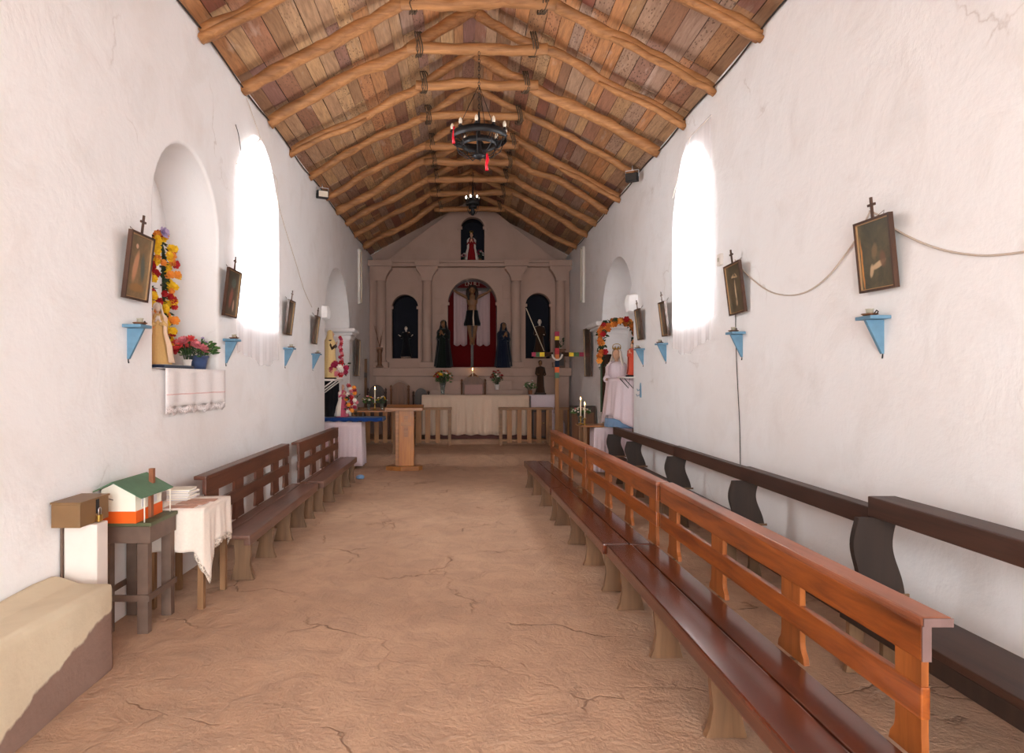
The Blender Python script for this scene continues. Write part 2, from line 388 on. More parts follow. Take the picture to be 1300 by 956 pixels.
wf = from_bms('wall_front', [slab('d', gab, [arch(-1.3, 1.5, -.3, 2.8, 3.5)], .5, 0, lambda u, v, w: (u, YF - w, v), None)], M['plaster']); struct(wf)
# floor with its worn steps
def floor_z(x, y):
    def st(a, b_, t): t = max(0, min(1, (t - a) / (b_ - a))); return t * t * (3 - 2 * t)
    wob = .05 * math.sin(x * 1.7) + .03 * math.sin(x * 4.1 + 1)
    n = noise.noise(Vector((x * .8, y * .8, 0))) * .010 + noise.noise(Vector((x * 3, y * 3, 3))) * .005 + noise.noise(Vector((x * 9, y * 9, 3))) * .0018
    return Z1 * st(12.30, 12.86, y + wob) + (Z2 - Z1) * st(14.7, 14.8, y + .4 * wob) + n - .004
fb = MB(); nx, ny = 90, 330
fb.grid(lambda a, b_: Vector((-3.3 + 6.9 * a, -3.6 + 20.9 * b_, floor_z(-3.3 + 6.9 * a, -3.6 + 20.9 * b_))), nx, ny)
fl = struct(fb.build('floor', M['floor']))
# ceiling boards
PAIR = [4.85, 5.9, 7.0, 7.94, 8.95, 10.05, 11.2, 12.1, 13.1, 14.1, 15.4]
cb = MB(); random.seed(11)
def slope_pt(side, t, lift):
    """t 0 at the eave, 1 at the ridge"""
    x0 = XL - .04 if side < 0 else XR + .04
    x = x0 + (RIDGE - x0) * t; z = 4.79 + (6.19 - 4.79) * t
    nrm = Vector((side * (6.19 - 4.79), 0, 2.52)).normalized()
    return Vector((x, 0, z)) + nrm * lift
for side in (-1, 1):
    W = 17; edges = [0]
    for i in range(W): edges.append(edges[-1] + random.uniform(.75, 1.25))
    edges = [1.03 * e / edges[-1] for e in edges]
    for i in range(W):
        ks = [YF - .4] + [p - 1.1 * k for k in (3, 2, 1) for p in (4.85,)] + PAIR + [17.1]
        if i % 2: cuts = [ks[0]] + ks[1:-1:2] + [ks[-1]]
        else: cuts = [ks[0]] + ks[2:-1:2] + [ks[-1]]
        # extra cuts
        cuts = sorted(set(cuts + [k for k in ks if random.random() < .35]))
        for a, c_ in zip(cuts[:-1], cuts[1:]):
            g = .0035; lf = random.uniform(.085, .1)
            p0 = slope_pt(side, edges[i], lf); p1 = slope_pt(side, edges[i + 1], lf); d = (p1 - p0).normalized()
            q0 = slope_pt(side, edges[i], lf + .03); q1 = slope_pt(side, edges[i + 1], lf + .03)
            p0 += d * g; p1 -= d * g; q0 += d * g; q1 -= d * g
            j0, j1 = random.uniform(-.004, .004), random.uniform(-.004, .004)
            vs = [cb.bm.verts.new(Vector((p.x, y, p.z + j))) for y, j in ((a + .003, j0), (c_ - .003, j1)) for p in (p0, p1, q1, q0)]
            for f in ((0, 1, 2, 3), (7, 6, 5, 4), (0, 4, 5, 1), (1, 5, 6, 2), (2, 6, 7, 3), (3, 7, 4, 0)): cb._f([vs[k] for k in f])
cl = struct(cb.build('ceiling', M['boards']))
rb = MB().use(M['dark'])
for side in (-1, 1):
    a = slope_pt(side, -.25, .15); c_ = slope_pt(side, 1.05, .15); a2 = slope_pt(side, -.25, .3); c2 = slope_pt(side, 1.12, .3)
    rb.prism([(a.x, a.z), (c_.x, c_.z), (c2.x, c2.z), (a2.x, a2.z)], 'y', YF - .6, 17.6)
struct(rb.build('ceiling', M['dark']))

# log trusses
def log_pts(p0, p1, n, wob, seed):
    p0 = Vector(p0); p1 = Vector(p1); out = []
    for i in range(n + 1):
        t = i / n; k = math.sin(PI * t) ** .5 if 0 < t < 1 else 0
        o = noise.noise_vector(Vector((t * 3.1 + seed * 5.3, seed * 1.7, 0))) * wob * k
        o2 = noise.noise_vector(Vector((t * 9 + seed * 2.3, seed, 4))) * wob * .25 * k
        out.append(p0.lerp(p1, t) + o + o2)
    return out
PAIRS = [p for p in PAIR if p > 5]
ordin = ['nearest the camera', 'second from the camera', 'third from the camera', 'fourth from the camera', 'fifth from the camera', 'sixth from the camera', 'fourth from the altar', 'third from the altar', 'second from the altar', 'nearest the altar']
for k, y in enumerate(PAIRS):
    t = thing('roof_truss', 'log rafter pair with tied collar beam, ' + ordin[k], 'roof truss', (RIDGE, y, EAVE), group='log trusses under the ceiling')
    for side in (-1, 1):
        xe = (XL - .0 if side < 0 else XR + .0) - RIDGE
        r = random.uniform(.058, .074); sd = k * 2 + (side > 0)
        pts = log_pts((xe, 0, -.05), (side * -.04, side * .02, 6.14 - EAVE), 22, .10, sd)
        rad = [r * (1 + .30 * noise.noise(Vector((i * .45, sd, 0)))) for i in range(23)]
        mb = MB(); mb.tube(pts, rad, 14, sy=random.uniform(.85, 1.1)); mb.jitter(.016, 8, sd); mb.jitter(.006, 22, sd)
        mb.build('rafter', M['log'], t)
        if (k, side) in ((0, 1), (1, 1), (0, -1), (2, 1), (3, -1), (5, 1)):
            q = [p + Vector((0, -.05, -.065)) for p in pts[0:10]]; mb = MB(); mb.tube(q, [r * .62] * 8 + [r * .5, r * .3], 12); mb.jitter(.014, 9, sd + 5); mb.build('splice_pole', M['log'], t)
    mb = MB(); r = random.uniform(.055, .07)
    zc = 5.64 - EAVE + random.uniform(-.02, .02)
    mb.tube(log_pts((-.84 + random.uniform(-.04, .04), -.07, zc), (.82 + random.uniform(-.06, .06), -.07, zc), 12, .05, k + 40), [r * (1 + .25 * noise.noise(Vector((i * .9, k, 2)))) for i in range(13)], 10)
    mb.jitter(.01, 8, k); mb.build('collar_beam', M['log'], t)
    for side in (-1, 1):
        mb = MB()
        for q in range(3):
            cx = side * (.72 - .028 * q); cz = 5.70 - EAVE
            ring = [Vector((cx + .02 * math.sin(a_ * 2), -.02 + .135 * math.cos(a_), cz + .14 * math.sin(a_))) for a_ in [2 * PI * i / 14 for i in range(15)]]
            mb.tube(ring, .009, 6, cap=False)
        mb.tube([(side * .7, -.14, cz), (side * .72, -.16, cz - .12), (side * .69, -.13, cz - .2)], .006, 5)
        mb.build('rope_lashing', M['rope'], t)
# ------------------------------------------------------------------ pews
def ymap(*a): return a
def pew(name, label, cat, group, L, posts, loc, rotz, side, mats, seat_d=.41, hseat=.394, hback=.864):
    """local: x from the aisle edge towards the wall, y along the bench; side -1 mirrors it for the left wall"""
    t = thing(name, label, cat, loc, rotz, group)
    X = lambda x: x * side
    def bx(mb, x0, x1, *r, **k): mb.box(min(X(x0), X(x1)), max(X(x0), X(x1)), *r, **k)
    mb = MB(); bx(mb, 0, .055, 0, L, hseat - .085, hseat - .002, bev=.012); mb.build('seat_apron', mats['seat'], t)
    mb = MB(); bx(mb, .0, .2, -.01, L, hseat - .035, hseat, bev=.012); mb.jitter(.002, 4, L); mb.build('seat_plank', mats['seat'], t)
    mb = MB(); bx(mb, .208, seat_d - .03, -.005, L, hseat - .035, hseat - .003, bev=.008); mb.build('seat_plank', mats['seat2'], t)
    mb = MB(); bx(mb, seat_d, seat_d + .032, 0, L, hback - .15, hback - .03, bev=.006); mb.build('top_rail', mats['rail'], t)
    mb = MB(); bx(mb, seat_d - .004, seat_d + .098, -.012, L, hback - .032, hback, bev=.01); mb.build('rail_cap', mats['cap'], t)
    if mats.get('end'):
        mb = MB(); bx(mb, seat_d - .002, seat_d + .096, -.017, -.0125, hback - .030, hback - .002); bx(mb, seat_d + .001, seat_d + .031, -.006, -.0005, hback - .149, hback - .032); mb.build('end_grain', mats['end'], t)
    mb = MB(); bx(mb, seat_d, seat_d + .032, .0, L, hback - .345, hback - .235, bev=.006); mb.build('middle_rail', mats['rail'], t)
    for i, (y, w) in enumerate(posts):
        # back post: a broad upright board whose foot flares like a bracket
        hw = w / 2; z0 = hseat - .02
        fl_ = .035 if side > 0 else .02; prof = [(y - hw - fl_, z0), (y + hw + fl_, z0), (y + hw + fl_ * .8, z0 + .03), (y + hw + .006, z0 + .06), (y + hw, z0 + .09), (y + hw, hback - .06), (y - hw, hback - .06), (y - hw, z0 + .09), (y - hw - .006, z0 + .06), (y - hw - fl_ * .8, z0 + .03)]
        prof = [(min(max(a, .003), L - .003), b) for a, b in prof]
        mb = MB(); a, b = X(seat_d + .004), X(seat_d + .029)
        mb.prism(prof, 'x', min(a, b), max(a, b)); mb.build('back_post', mats['post'], t)
        # trestle foot boards across the bench: front leg and rear leg with waists
        yl = min(max(y, .03), L - .03)
        for nm, c0 in (('leg', .015), ('leg', .27)):
            sh = [(c0, 0), (c0 + .19, 0), (c0 + .175, .06), (c0 + .155, .14), (c0 + .155, .24), (c0 + .17, hseat - .05), (c0 + .17, hseat - .036), (c0 + .02, hseat - .036), (c0 + .025, .24), (c0 + .035, .14), (c0 + .02, .05)]
            if c0 > .2: sh = [(min(q, seat_d + .03), z) for q, z in sh]
            sh = [(X(q), z) for q, z in sh]
            mb = MB(); mb.prism(sh, 'y', yl - .02, yl + .02); mb.build(nm, mats['leg'], t)
        mb = MB(); bx(mb, .17, seat_d - .02, yl - .02, yl + .02, hseat - .11, hseat - .036); mb.build('seat_bearer', mats['leg'], t)
    return t
pm = dict(seat=M['pewseat'], seat2=M['pewseat'], rail=M['pew'], cap=M['pewcap'], post=M['pewpost'], leg=M['pewleg'], end=M['pewend'])
def pewrot(x0, y0, x1, y1): return math.atan2(-(x1 - x0), y1 - y0)
PW = 'varnished pews along the right of the aisle'
pew('pew', 'glossy orange-varnished wooden pew nearest the camera, its grey-ended back rail on the right', 'pew', PW, 2.80, [(.07, .13), (.86, .17), (1.72, .17), (2.52, .17)], (1.105, 2.16, 0), pewrot(1.105, 2.16, 1.085, 4.96), 1, pm)
pew('pew', 'middle varnished wooden pew in the right row, between the nearest pew and the farthest', 'pew', PW, 2.52, [(.10, .17), (.80, .17), (1.55, .17), (2.38, .17)], (1.065, 4.99, 0), pewrot(1.065, 4.99, 1.01, 7.5), 1, dict(pm, end=None))
pew('pew', 'farthest varnished wooden pew in the right row, ending near the altar rail', 'pew', PW, 2.5, [(.10, .17), (.95, .17), (1.72, .17), (2.4, .17)], (1.0, 7.54, 0), pewrot(1.0, 7.54, .93, 10.05), 1, dict(pm, end=None))
lm = dict(seat=M['lbseat'], seat2=M['lbseat'], rail=M['lb'], cap=M['lb'], post=M['lb'], leg=M['lbleg'])
LW = 'dark wooden benches against the left wall'
pew('bench', 'dark brown slatted-back bench on the left, its near end beside the cloth-covered table', 'bench', LW, 2.62, [(.16, .26), (.82, .24), (1.45, .24), (2.05, .24), (2.5, .16)], (-1.70, 5.22, 0), pewrot(-1.70, 5.22, -1.735, 7.9), -1, lm, .35, .40, .875)
pew('bench', 'farther dark brown slatted-back bench on the left, ending at the white table skirt', 'bench', LW, 2.5, [(.15, .26), (.80, .24), (1.42, .24), (2.0, .24), (2.42, .14)], (-1.70, 7.98, 0), pewrot(-1.70, 7.98, -1.70, 10.5), -1, lm, .30, .40, .875)

# wall benches on the right with S-shaped panels
def wall_bench(label, y0, y1, xf, xb, ztop, boards, seat=True):
    L = y1 - y0; t = thing('wall_bench', label, 'bench', (XR, y0, 0), 0, 'dark benches against the right wall')
    f = xf - XR; b = xb - XR
    mb = MB(); mb.box(f, b, 0, L, ztop - .115, ztop, bev=.008); mb.build('top_rail', M['wb'], t)
    mb = MB(); mb.box(f - .17, f + .16, 0, L, .385, .425, bev=.006); mb.build('seat', M['wb'], t)
    mb = MB(); mb.box(f - .165, f - .13, .01, L - .01, .30, .384, bev=.004); mb.build('seat_apron', M['wbb'], t)
    for y in boards:
        y -= y0; n = 14; lf = []; rt = []
        for i in range(n + 1):
            q = i / n; z = .427 + (ztop - .117 - .427) * q; s_ = .018 * math.sin(q * 2 * PI * 1.05 + .4)
            lf.append((f - .09 + s_ - .03 * (q < .08), z)); rt.append((f + .125 + s_ * .9 + .05 * (1 - q) ** 3, z))
        mb = MB(); mb.prism(lf + rt[::-1], 'y', y - .02, y + .02); mb.build('shaped_panel', M['wbb'], t)
        mb = MB(); mb.box(f - .10, f + .20, y - .028, y - .021, .427, .445); mb.build('panel_foot', M['lbleg'], t)
        for c0 in (f - .15, f + .04):
            mb = MB(); mb.prism([(c0, 0), (c0 + .12, 0), (c0 + .10, .1), (c0 + .1, .384), (c0 + .02, .384), (c0 + .02, .1)], 'y', y - .018, y + .018); mb.build('leg', M['lbleg'], t)
    return t
wall_bench('dark brown bench against the right wall nearest the camera, with the widest top rail', 1.30, 3.72, 2.30, 2.46, .985, [3.69, 1.6])
wall_bench('short dark bench against the right wall, second from the camera, with a scuffed top rail', 3.76, 5.50, 2.33, 2.42, .915, [5.47])
wall_bench('dark bench against the right wall, third from the camera', 5.54, 7.30, 2.35, 2.42, .905, [7.27])
wall_bench('farthest dark bench against the right wall, its end beside the white-skirted table', 7.34, 10.3, 2.36, 2.43, .895, [9.1, 10.27])

# ------------------------------------------------------------------ lower left: adobe ledge, box, stool, model house, table
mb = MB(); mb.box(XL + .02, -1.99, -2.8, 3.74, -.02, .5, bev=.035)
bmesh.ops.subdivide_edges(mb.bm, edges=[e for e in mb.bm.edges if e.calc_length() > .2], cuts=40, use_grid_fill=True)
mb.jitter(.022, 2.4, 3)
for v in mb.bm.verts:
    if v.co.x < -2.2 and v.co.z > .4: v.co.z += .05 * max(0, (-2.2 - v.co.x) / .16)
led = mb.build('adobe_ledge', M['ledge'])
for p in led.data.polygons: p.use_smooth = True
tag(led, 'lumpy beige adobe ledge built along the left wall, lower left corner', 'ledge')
t = thing('white_pedestal', 'whitewashed post with a thin dark side leg, standing under the padlocked box', 'post', (-2.22, 3.83, .0))
mb = MB(); mb.box(-.12, .075, 0, .12, .0, .797, bev=.008); mb.build('white_panel', M['pillar_w'], t)
mb = MB(); mb.box(-.135, -.122, -.01, .01, .0, .797); mb.build('leg', M['stool'], t)
t = thing('alms_box', 'brown wooden alms box with a hanging brass padlock, fixed to the left wall', 'box', (-2.18, 3.72, .80))
mb = MB(); mb.box(-.165, 0, 0, .30, .0, .133, bev=.003); mb.build('box_body', M['boxm'], t)
mb = MB(); mb.box(-.17, .006, -.005, .306, .134, .146, bev=.003); mb.build('lid', M['boxm'], t)
pl = MB().box(.006, .024, .155, .195, .0, .042, bev=.005).build('padlock', M['brass'], t)
MB().tube([(.015, .162, .04), (.015, .162, .075), (.015, .168, .083), (.015, .182, .083), (.015, .188, .075), (.015, .188, .04)], .0035, 6).build('shackle', M['steel'], pl)
MB().box(.0, .004, .16, .19, .05, .135).build('hasp', M['iron'], t)
# stool / stand
t = thing('wooden_stand', 'square brown painted wooden stand with a green top and low stretchers, carrying the toy house', 'stand', (-2.18, 4.22, 0))
MB().box(-.165, .165, 0, .40, .695, .72, bev=.006).build('top', M['greend'], t)
MB().box(-.155, .155, .01, .39, .585, .693, bev=.003).build('apron', M['stool'], t)
for x in (-.135, .108):
    for y in (.0, .335): MB().prism([(x - .034, 0), (x + .034, 0), (x + .034, .584), (x - .034, .584)], 'y', y + .005, y + .06).build('leg', M['stool'], t)
MB().box(-.15, .15, -.012, .004, .215, .255).build('stretcher', M['stool'], t)
MB().box(.143, .158, -.01, .40, .215, .255).build('stretcher', M['stool'], t)
MB().box(-.185, -.17, -.01, .40, .215, .255).build('stretcher', M['stool'], t)
# model house
t = thing('toy_house', 'small model house with green roof and orange base band on the brown stand', 'model house', (-2.18, 4.24, .721))
g = [(-.15, .0), (.075, .0), (.075, .17), (-.06, .235), (-.15, .19)]
MB().prism([(-.152, 0), (.078, 0), (.078, .075), (-.152, .075)], 'y', -.04, .33).build('base_band', M['orange'], t)
MB().prism([(-.147, .0755), (.073, .0755), (.073, .195), (-.05, .262), (-.147, .216)], 'y', -.036, .326).build('house_wall', M['hwhite'], t)
rf = MB(); nrm = .006
rf.prism([(-.05, .265), (.135, .165), (.135, .172), (-.05, .2735), (-.175, .213), (-.175, .206)], 'y', -.085, .37); rf.jitter(.003, 9, 2); rf.build('roof', M['green'], t)
MB().box(.079, .1, .12, .155, .005, .175).build('porch_post', M['chim'], t)
MB().box(.03, .06, .23, .262, .215, .315).build('chimney', M['chim'], t)
MB().tube([(.118, -.01, .0), (.118, -.01, .168)], .0045, 6).build('porch_column', M['hwhite'], t)
MB().tube([(.125, .345, .0), (.125, .345, .165)], .0045, 6).build('porch_column', M['hwhite'], t)
for y in (.04, .2): MB().box(.0735, .0765, y, y + .05, .09, .15).build('window', M['paper'], t)
MB().tube([(-.13, -.038, .15), (-.10, -.04, .158), (-.07, -.038, .15)], .003, 5).build('painted_mark', M['stool'], t)
# table with lace cloth
t = thing('side_table', 'small wooden table under a white lace-edged cloth, between the brown stand and the bench', 'table', (-2.06, 4.655, 0))
MB().box(-.21, .2, 0, .505, .69, .712, bev=.003).build('tabletop', M['tabw'], t)
for x in (-.19, .16):
    for y in (.02, .45): MB().prism([(x, 0), (x + .042, 0), (x + .042, .689), (x, .689)], 'y', y, y + .042).build('leg', M['tabw'], t)
MB().box(-.2, .19, .03, .05, .62, .689).build('apron', M['tabw'], t)
def skirt(mb, path, ztop, drop, amp, n, close=False, nv=10, seed=0, hem=0.0):
    """hanging cloth along a path of points, drop(u) gives its length"""
    P = [Vector((p[0], p[1], 0)) for p in path]; ln = [0]
    for a, b in zip(P[:-1], P[1:]): ln.append(ln[-1] + (b - a).length)
    T = ln[-1]
    def at(u):
        s_ = u * T
        for i in range(len(P) - 1):
            if s_ <= ln[i + 1] + 1e-9:
                q = (s_ - ln[i]) / max(1e-9, ln[i + 1] - ln[i]); d = (P[i + 1] - P[i]).normalized(); return P[i].lerp(P[i + 1], q), Vector((d.y, -d.x, 0))
        d = (P[-1] - P[-2]).normalized(); return P[-1].copy(), Vector((d.y, -d.x, 0))
    def fn(u, v):
        p, nn = at(u); w = amp * v ** .7 * (math.sin(u * n * 2 * PI + seed) + .5 * math.sin(u * n * 4.7 * PI + 2 * seed + v))
        p = p + nn * (w + amp * 1.2 * v); z = ztop - drop(u) * v
        return Vector((p.x, p.y, z))
    mb.grid(fn, max(24, int(n * 16)), nv)
    return at
def drop(u):
    # near side straight, deep point at the near aisle corner, shallow mid, point at the far corner
    return .30 + .0 if u < .30 else (.30 + .20 * max(0, 1 - abs(u - .40) / .10) if u < .5 else (.30 - .05 * math.sin((u - .5) / .3 * PI) if u < .8 else .24 + .15 * max(0, 1 - abs(u - .84) / .07)))
mb = MB(); mb.grid(lambda u, v: Vector((-2.275 + .43 * u, 4.645 + .53 * v, .722 + .001 * math.sin(9 * u))), 8, 8)
path = [(-2.275, 4.643), (-1.845, 4.643), (-1.843, 5.177), (-2.1, 5.179)]
skirt(mb, path, .722, drop, .010, 5, nv=12, seed=1)
tc = mb.build('tablecloth', M['cloth'], None, thick=.003)
tag(tc, 'white cloth with lace corner points draped over the small table on the left', 'tablecloth')
# lace edging as a scalloped strip
mb = MB(); 
def lace(u, v):
    P0 = path; 
    return None
lm_, nt, b = newmat('lace_edging'); v = coords(nt); vo = nd(nt, 'ShaderNodeTexVoronoi', Scale=75.0); nt.links.new(v, vo.inputs['Vector'])
b.inputs['Base Color'].default_value = lin((214, 200, 186)); nt.links.new(ramp(nt, vo.outputs['Distance'], [(.28, (.25, .25, .25, 1)), (.42, (1, 1, 1, 1))]), b.inputs['Alpha']); M['lace'] = lm_
def strip(path, ztop, amp, n, seed, h, dropf, u0, u1):
    P = [Vector((p[0], p[1], 0)) for p in path]; ln = [0]
    for a, b_ in zip(P[:-1], P[1:]): ln.append(ln[-1] + (b_ - a).length)
    def fn(a, v):
        u = u0 + (u1 - u0) * a; s_ = u * ln[-1]
        for i in range(len(P) - 1):
            if s_ <= ln[i + 1] + 1e-9: break
        q = (s_ - ln[i]) / (ln[i + 1] - ln[i]); d = (P[i + 1] - P[i]).normalized(); nn = Vector((d.y, -d.x, 0)); p = P[i].lerp(P[i + 1], q)
        w = amp * (math.sin(u * n * 2 * PI + seed) + .5 * math.sin(u * n * 4.7 * PI + 2 * seed + 1)); p = p + nn * (w + amp * 1.2 + .001)
        z = ztop - dropf(u) - (h * (.75 + .25 * abs(math.sin(u * 60)))) * v
        return Vector((p.x, p.y, z + .004))
    m_ = MB(); m_.grid(fn, 90, 2); return m_
strip(path, .722, .010, 5, 1, .055, drop, .30, .98).build('lace_edge', M['lace'], tc, thick=.001)
# booklets on the table
k = 0
for (x, y, w, d, h, rz, mt, lb) in [(-2.03, 4.70, .2, .1, .006, .05, 'rpaper', 'reddish printed booklet on the white tablecloth, nearest the table front'), (-2.0, 4.83, .2, .1, .008, -.06, 'rpaper', 'reddish printed booklet on the white tablecloth, between the other two red booklets'), (-1.98, 4.96, .2, .1, .006, .1, 'rpaper', 'reddish printed booklet on the white tablecloth, farthest toward the bench')]:
    t = thing('booklet', lb, 'booklet', (x, y, .7265), rz, 'reddish booklets on the small table')
    MB().box(-w / 2, w / 2, -d / 2, d / 2, 0, h * .35).build('pages', M['paper'], t)
    MB().box(-w / 2 - .003, w / 2 + .003, -d / 2 - .003, d / 2 + .003, h * .36, h).build('cover', M[mt], t)
for i in range(5):
    z = .7262 + .0165 * i
    t = thing('leaflet_bundle', ['bottom bundle of the pale leaflet pile at the wall side of the small table', 'second bundle from the bottom of the pale leaflet pile', 'middle bundle of the pale leaflet pile', 'second bundle from the top of the pale leaflet pile', 'topmost bundle of the pale leaflet pile at the wall side of the small table'][i], 'papers', (-2.17 + .012 * (i % 2), 5.04, z), .1 * (-1) ** i, 'pale leaflet bundles piled on the small table')
    MB().box(-.085, .085, -.09, .09, 0, .006).build('sheets', M['paper'], t); MB().box(-.083, .087, -.088, .086, .0075, .0155).build('sheets', M['hwhite'], t)

# ------------------------------------------------------------------ lectern
t = thing('lectern', 'honey-coloured wooden lectern with a carved cross on its column, in front of the altar rail', 'lectern', (-1.06, 11.85, 0))
MB().prism([(-.33, -.06), (-.05, -.18), (.26, -.10), (.32, .02), (.25, .2), (-.25, .2)], 'z', .0, .075).build('base', M['lecth'], t)
MB().box(-.10, .17, -.03, .13, .075, 1.09, bev=.006).build('column', M['lect'], t)
MB().box(-.17, -.102, .0, .11, .075, 1.09, bev=.004).build('side_board', M['lecth'], t)
c = MB(); c.box(-.01, .06, -.041, -.031, .60, .98); c.box(-.065, .115, -.0405, -.0312, .80, .86); c.build('carved_cross', M['lecth'], t)
r = Matrix.Rotation(math.radians(-14), 3, 'X')
MB().box(-.34, .34, -.2, .22, 1.115, 1.14, rot=Matrix.Rotation(math.radians(10), 3, 'X'), bev=.004).build('desk_top', M['lecth'], t)
MB().box(-.33, .33, -.215, -.195, 1.085, 1.13).build('book_stop', M['lecth'], t)

# ------------------------------------------------------------------ altar rails
def altar_rail(label, x0, x1, y, z0, slats, h=.84, post0=True, post1=True):
    t = thing('altar_rail', label, 'railing', ((x0 + x1) / 2, y, z0), 0, 'wooden altar rails'); c_ = (x0 + x1) / 2
    MB().box(x0 - c_, x1 - c_, -.05, .06, h - .055, h, bev=.006).build('top_bar', M['railh'], t)
    MB().box(x0 - c_ + .03, x1 - c_ - .03, -.015, .025, .09, .135).build('bottom_bar', M['railh'], t)
    for i, (x, w) in enumerate(slats):
        MB().box(x - w / 2 - c_, x + w / 2 - c_, -.04, -.016, .06, h - .056, bev=.003).build('slat', M['rail'], t)
    for on, x in ((post0, x0 + .05), (post1, x1 - .05)):
        if on: MB().box(x - .035 - c_, x + .035 - c_, -.014, .05, 0, h - .056).build('post', M['railh'], t)
    return t
D = 14.45
altar_rail('wooden altar rail at the far left, behind the candle table and the lectern', -2.33, -1.1, D, Z1, [(-2.1 + .19 * i, .10) for i in range(5)])
altar_rail('short wooden altar rail panel just right of the lectern', -1.07, -.25, D, Z1, [(-.98, .12), (-.78, .11), (-.56, .10)])
altar_rail('wooden altar rail to the right of the gap, before the white altar', .78, 1.98, D, Z1, [(1.02, .11), (1.24, .10), (1.46, .10), (1.67, .11), (1.86, .07)])
altar_rail('far right wooden altar rail section with wide boards, beside the right wall', 2.02, 2.62, D, Z1, [(2.14, .13), (2.36, .12), (2.55, .10)], h=.84)

# ------------------------------------------------------------------ altar
AX0, AX1, AY = fX(536, 14.9), fX(671, 14.9), 14.9
t = thing('altar_table', 'dark wooden altar table hidden beneath the long cream altar cloth', 'altar', ((AX0 + AX1) / 2, AY, Z2)); cx = (AX0 + AX1) / 2
hw = (AX1 - AX0) / 2
MB().box(-hw, hw, 0, .42, .95, .99).build('tabletop', M['chaird'], t)
MB().box(-hw + .05, hw - .02, .05, .40, 0, .16).build('plinth', M['plinth'], t)
for x in (-hw + .1, hw - .16): MB().box(x, x + .06, .1, .38, .16, .949).build('leg', M['chaird'], t)
mb = MB(); mb.grid(lambda u, v: Vector((cx - hw - .01 + (2 * hw + .02) * u, AY - .012 + .45 * v, Z2 + .997)), 20, 4)
skirt(mb, [(cx - hw - .01, AY + .43), (cx - hw - .01, AY - .012), (cx + hw + .01, AY - .012), (cx + hw + .01, AY + .43)], Z2 + .997, lambda u: .90 + .012 * math.sin(u * 70), .022, 13, nv=8, seed=2)
tag(mb.build('altar_cloth', M['clothp'], None, thick=.004), 'long cream cloth covering the altar down to its red plinth', 'altar cloth')
# ------------------------------------------------------------------ wall mouldings of the side chapels
def impost(name, x0, x1, y0, y1, z, h=.24, out=.07):
    mb = MB()
    for k, (o, a, b) in enumerate([(.01, 0, h * .4), (out * .5, h * .4, h * .62), (out, h * .62, h)]):
        mb.box(x0 - o, x1 + o, y0 - o, y1 + o, z + a + .0005, z + b, bev=min(.04, (b - a) * .42))
    mb.jitter(.008, 5, z); return struct(mb.build(name, M['plaster']))
impost('trim_1', XL - .50, XL + .02, 13.58, 14.0, 2.46, out=.11)
struct((lambda m: (m.box(XL - .3, XL + .12, 10.88, 11.20, 2.64, 2.90, bev=.12), m.jitter(.012, 5, 2), m)[2])(MB()).build('trim_2', M['plaster']))
impost('trim_3', XR - .02, XR + .50, 12.63, 13.4, 2.52, out=.12)
struct((lambda m: (m.box(XR - .16, XR + .3, 10.02, 10.34, 2.66, 2.98, bev=.13), m.jitter(.012, 5, 2), m)[2])(MB()).build('trim_4', M['plaster']))

# ------------------------------------------------------------------ altar screen
YS = 16.4
t = thing('altar_screen', 'pale plaster altar screen with four columns and arched niches, filling the back wall', 'altar screen', (0, YS, 0))
def sx(px): return fX(px, YS)
def sz(py): return fZ(py, YS)
nl = (sx(497.5), sx(531), sz(455), sz(391), sz(374)); nc = (sx(568.5), sx(631), sz(466), sz(386), sz(353.5)); nr = (sx(667), sx(699), sz(455), sz(388), sz(372)); nt_ = (sx(585), sx(615), sz(333), sz(290), sz(275.5))
out = [(XL + .01, .1), (XR - .01, .1), (XR - .01, sz(334)), (sx(708), sz(332)), (sx(627), sz(267)), (sx(574), sz(267)), (sx(489), sz(332)), (XL + .01, sz(334))]
bm_ = slab('f', out, [arch(*q) for q in (nl, nc, nr, nt_)], .2, .012, lambda u, v, w: (u, w, v), None)
fo = from_bms('facade', [bm_], M['plaster_back']); fo.parent = t
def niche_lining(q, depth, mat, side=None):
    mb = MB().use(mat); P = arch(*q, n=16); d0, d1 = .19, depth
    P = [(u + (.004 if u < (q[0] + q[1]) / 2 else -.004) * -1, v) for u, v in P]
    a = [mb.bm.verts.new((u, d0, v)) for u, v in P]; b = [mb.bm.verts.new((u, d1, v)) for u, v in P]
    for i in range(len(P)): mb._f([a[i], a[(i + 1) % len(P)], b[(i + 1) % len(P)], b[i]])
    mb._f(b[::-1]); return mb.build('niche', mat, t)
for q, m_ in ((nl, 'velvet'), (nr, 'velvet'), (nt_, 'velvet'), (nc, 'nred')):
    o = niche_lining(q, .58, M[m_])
    o['label'] = 'deep red recess' if m_ == 'nred' else 'dark blue recess'
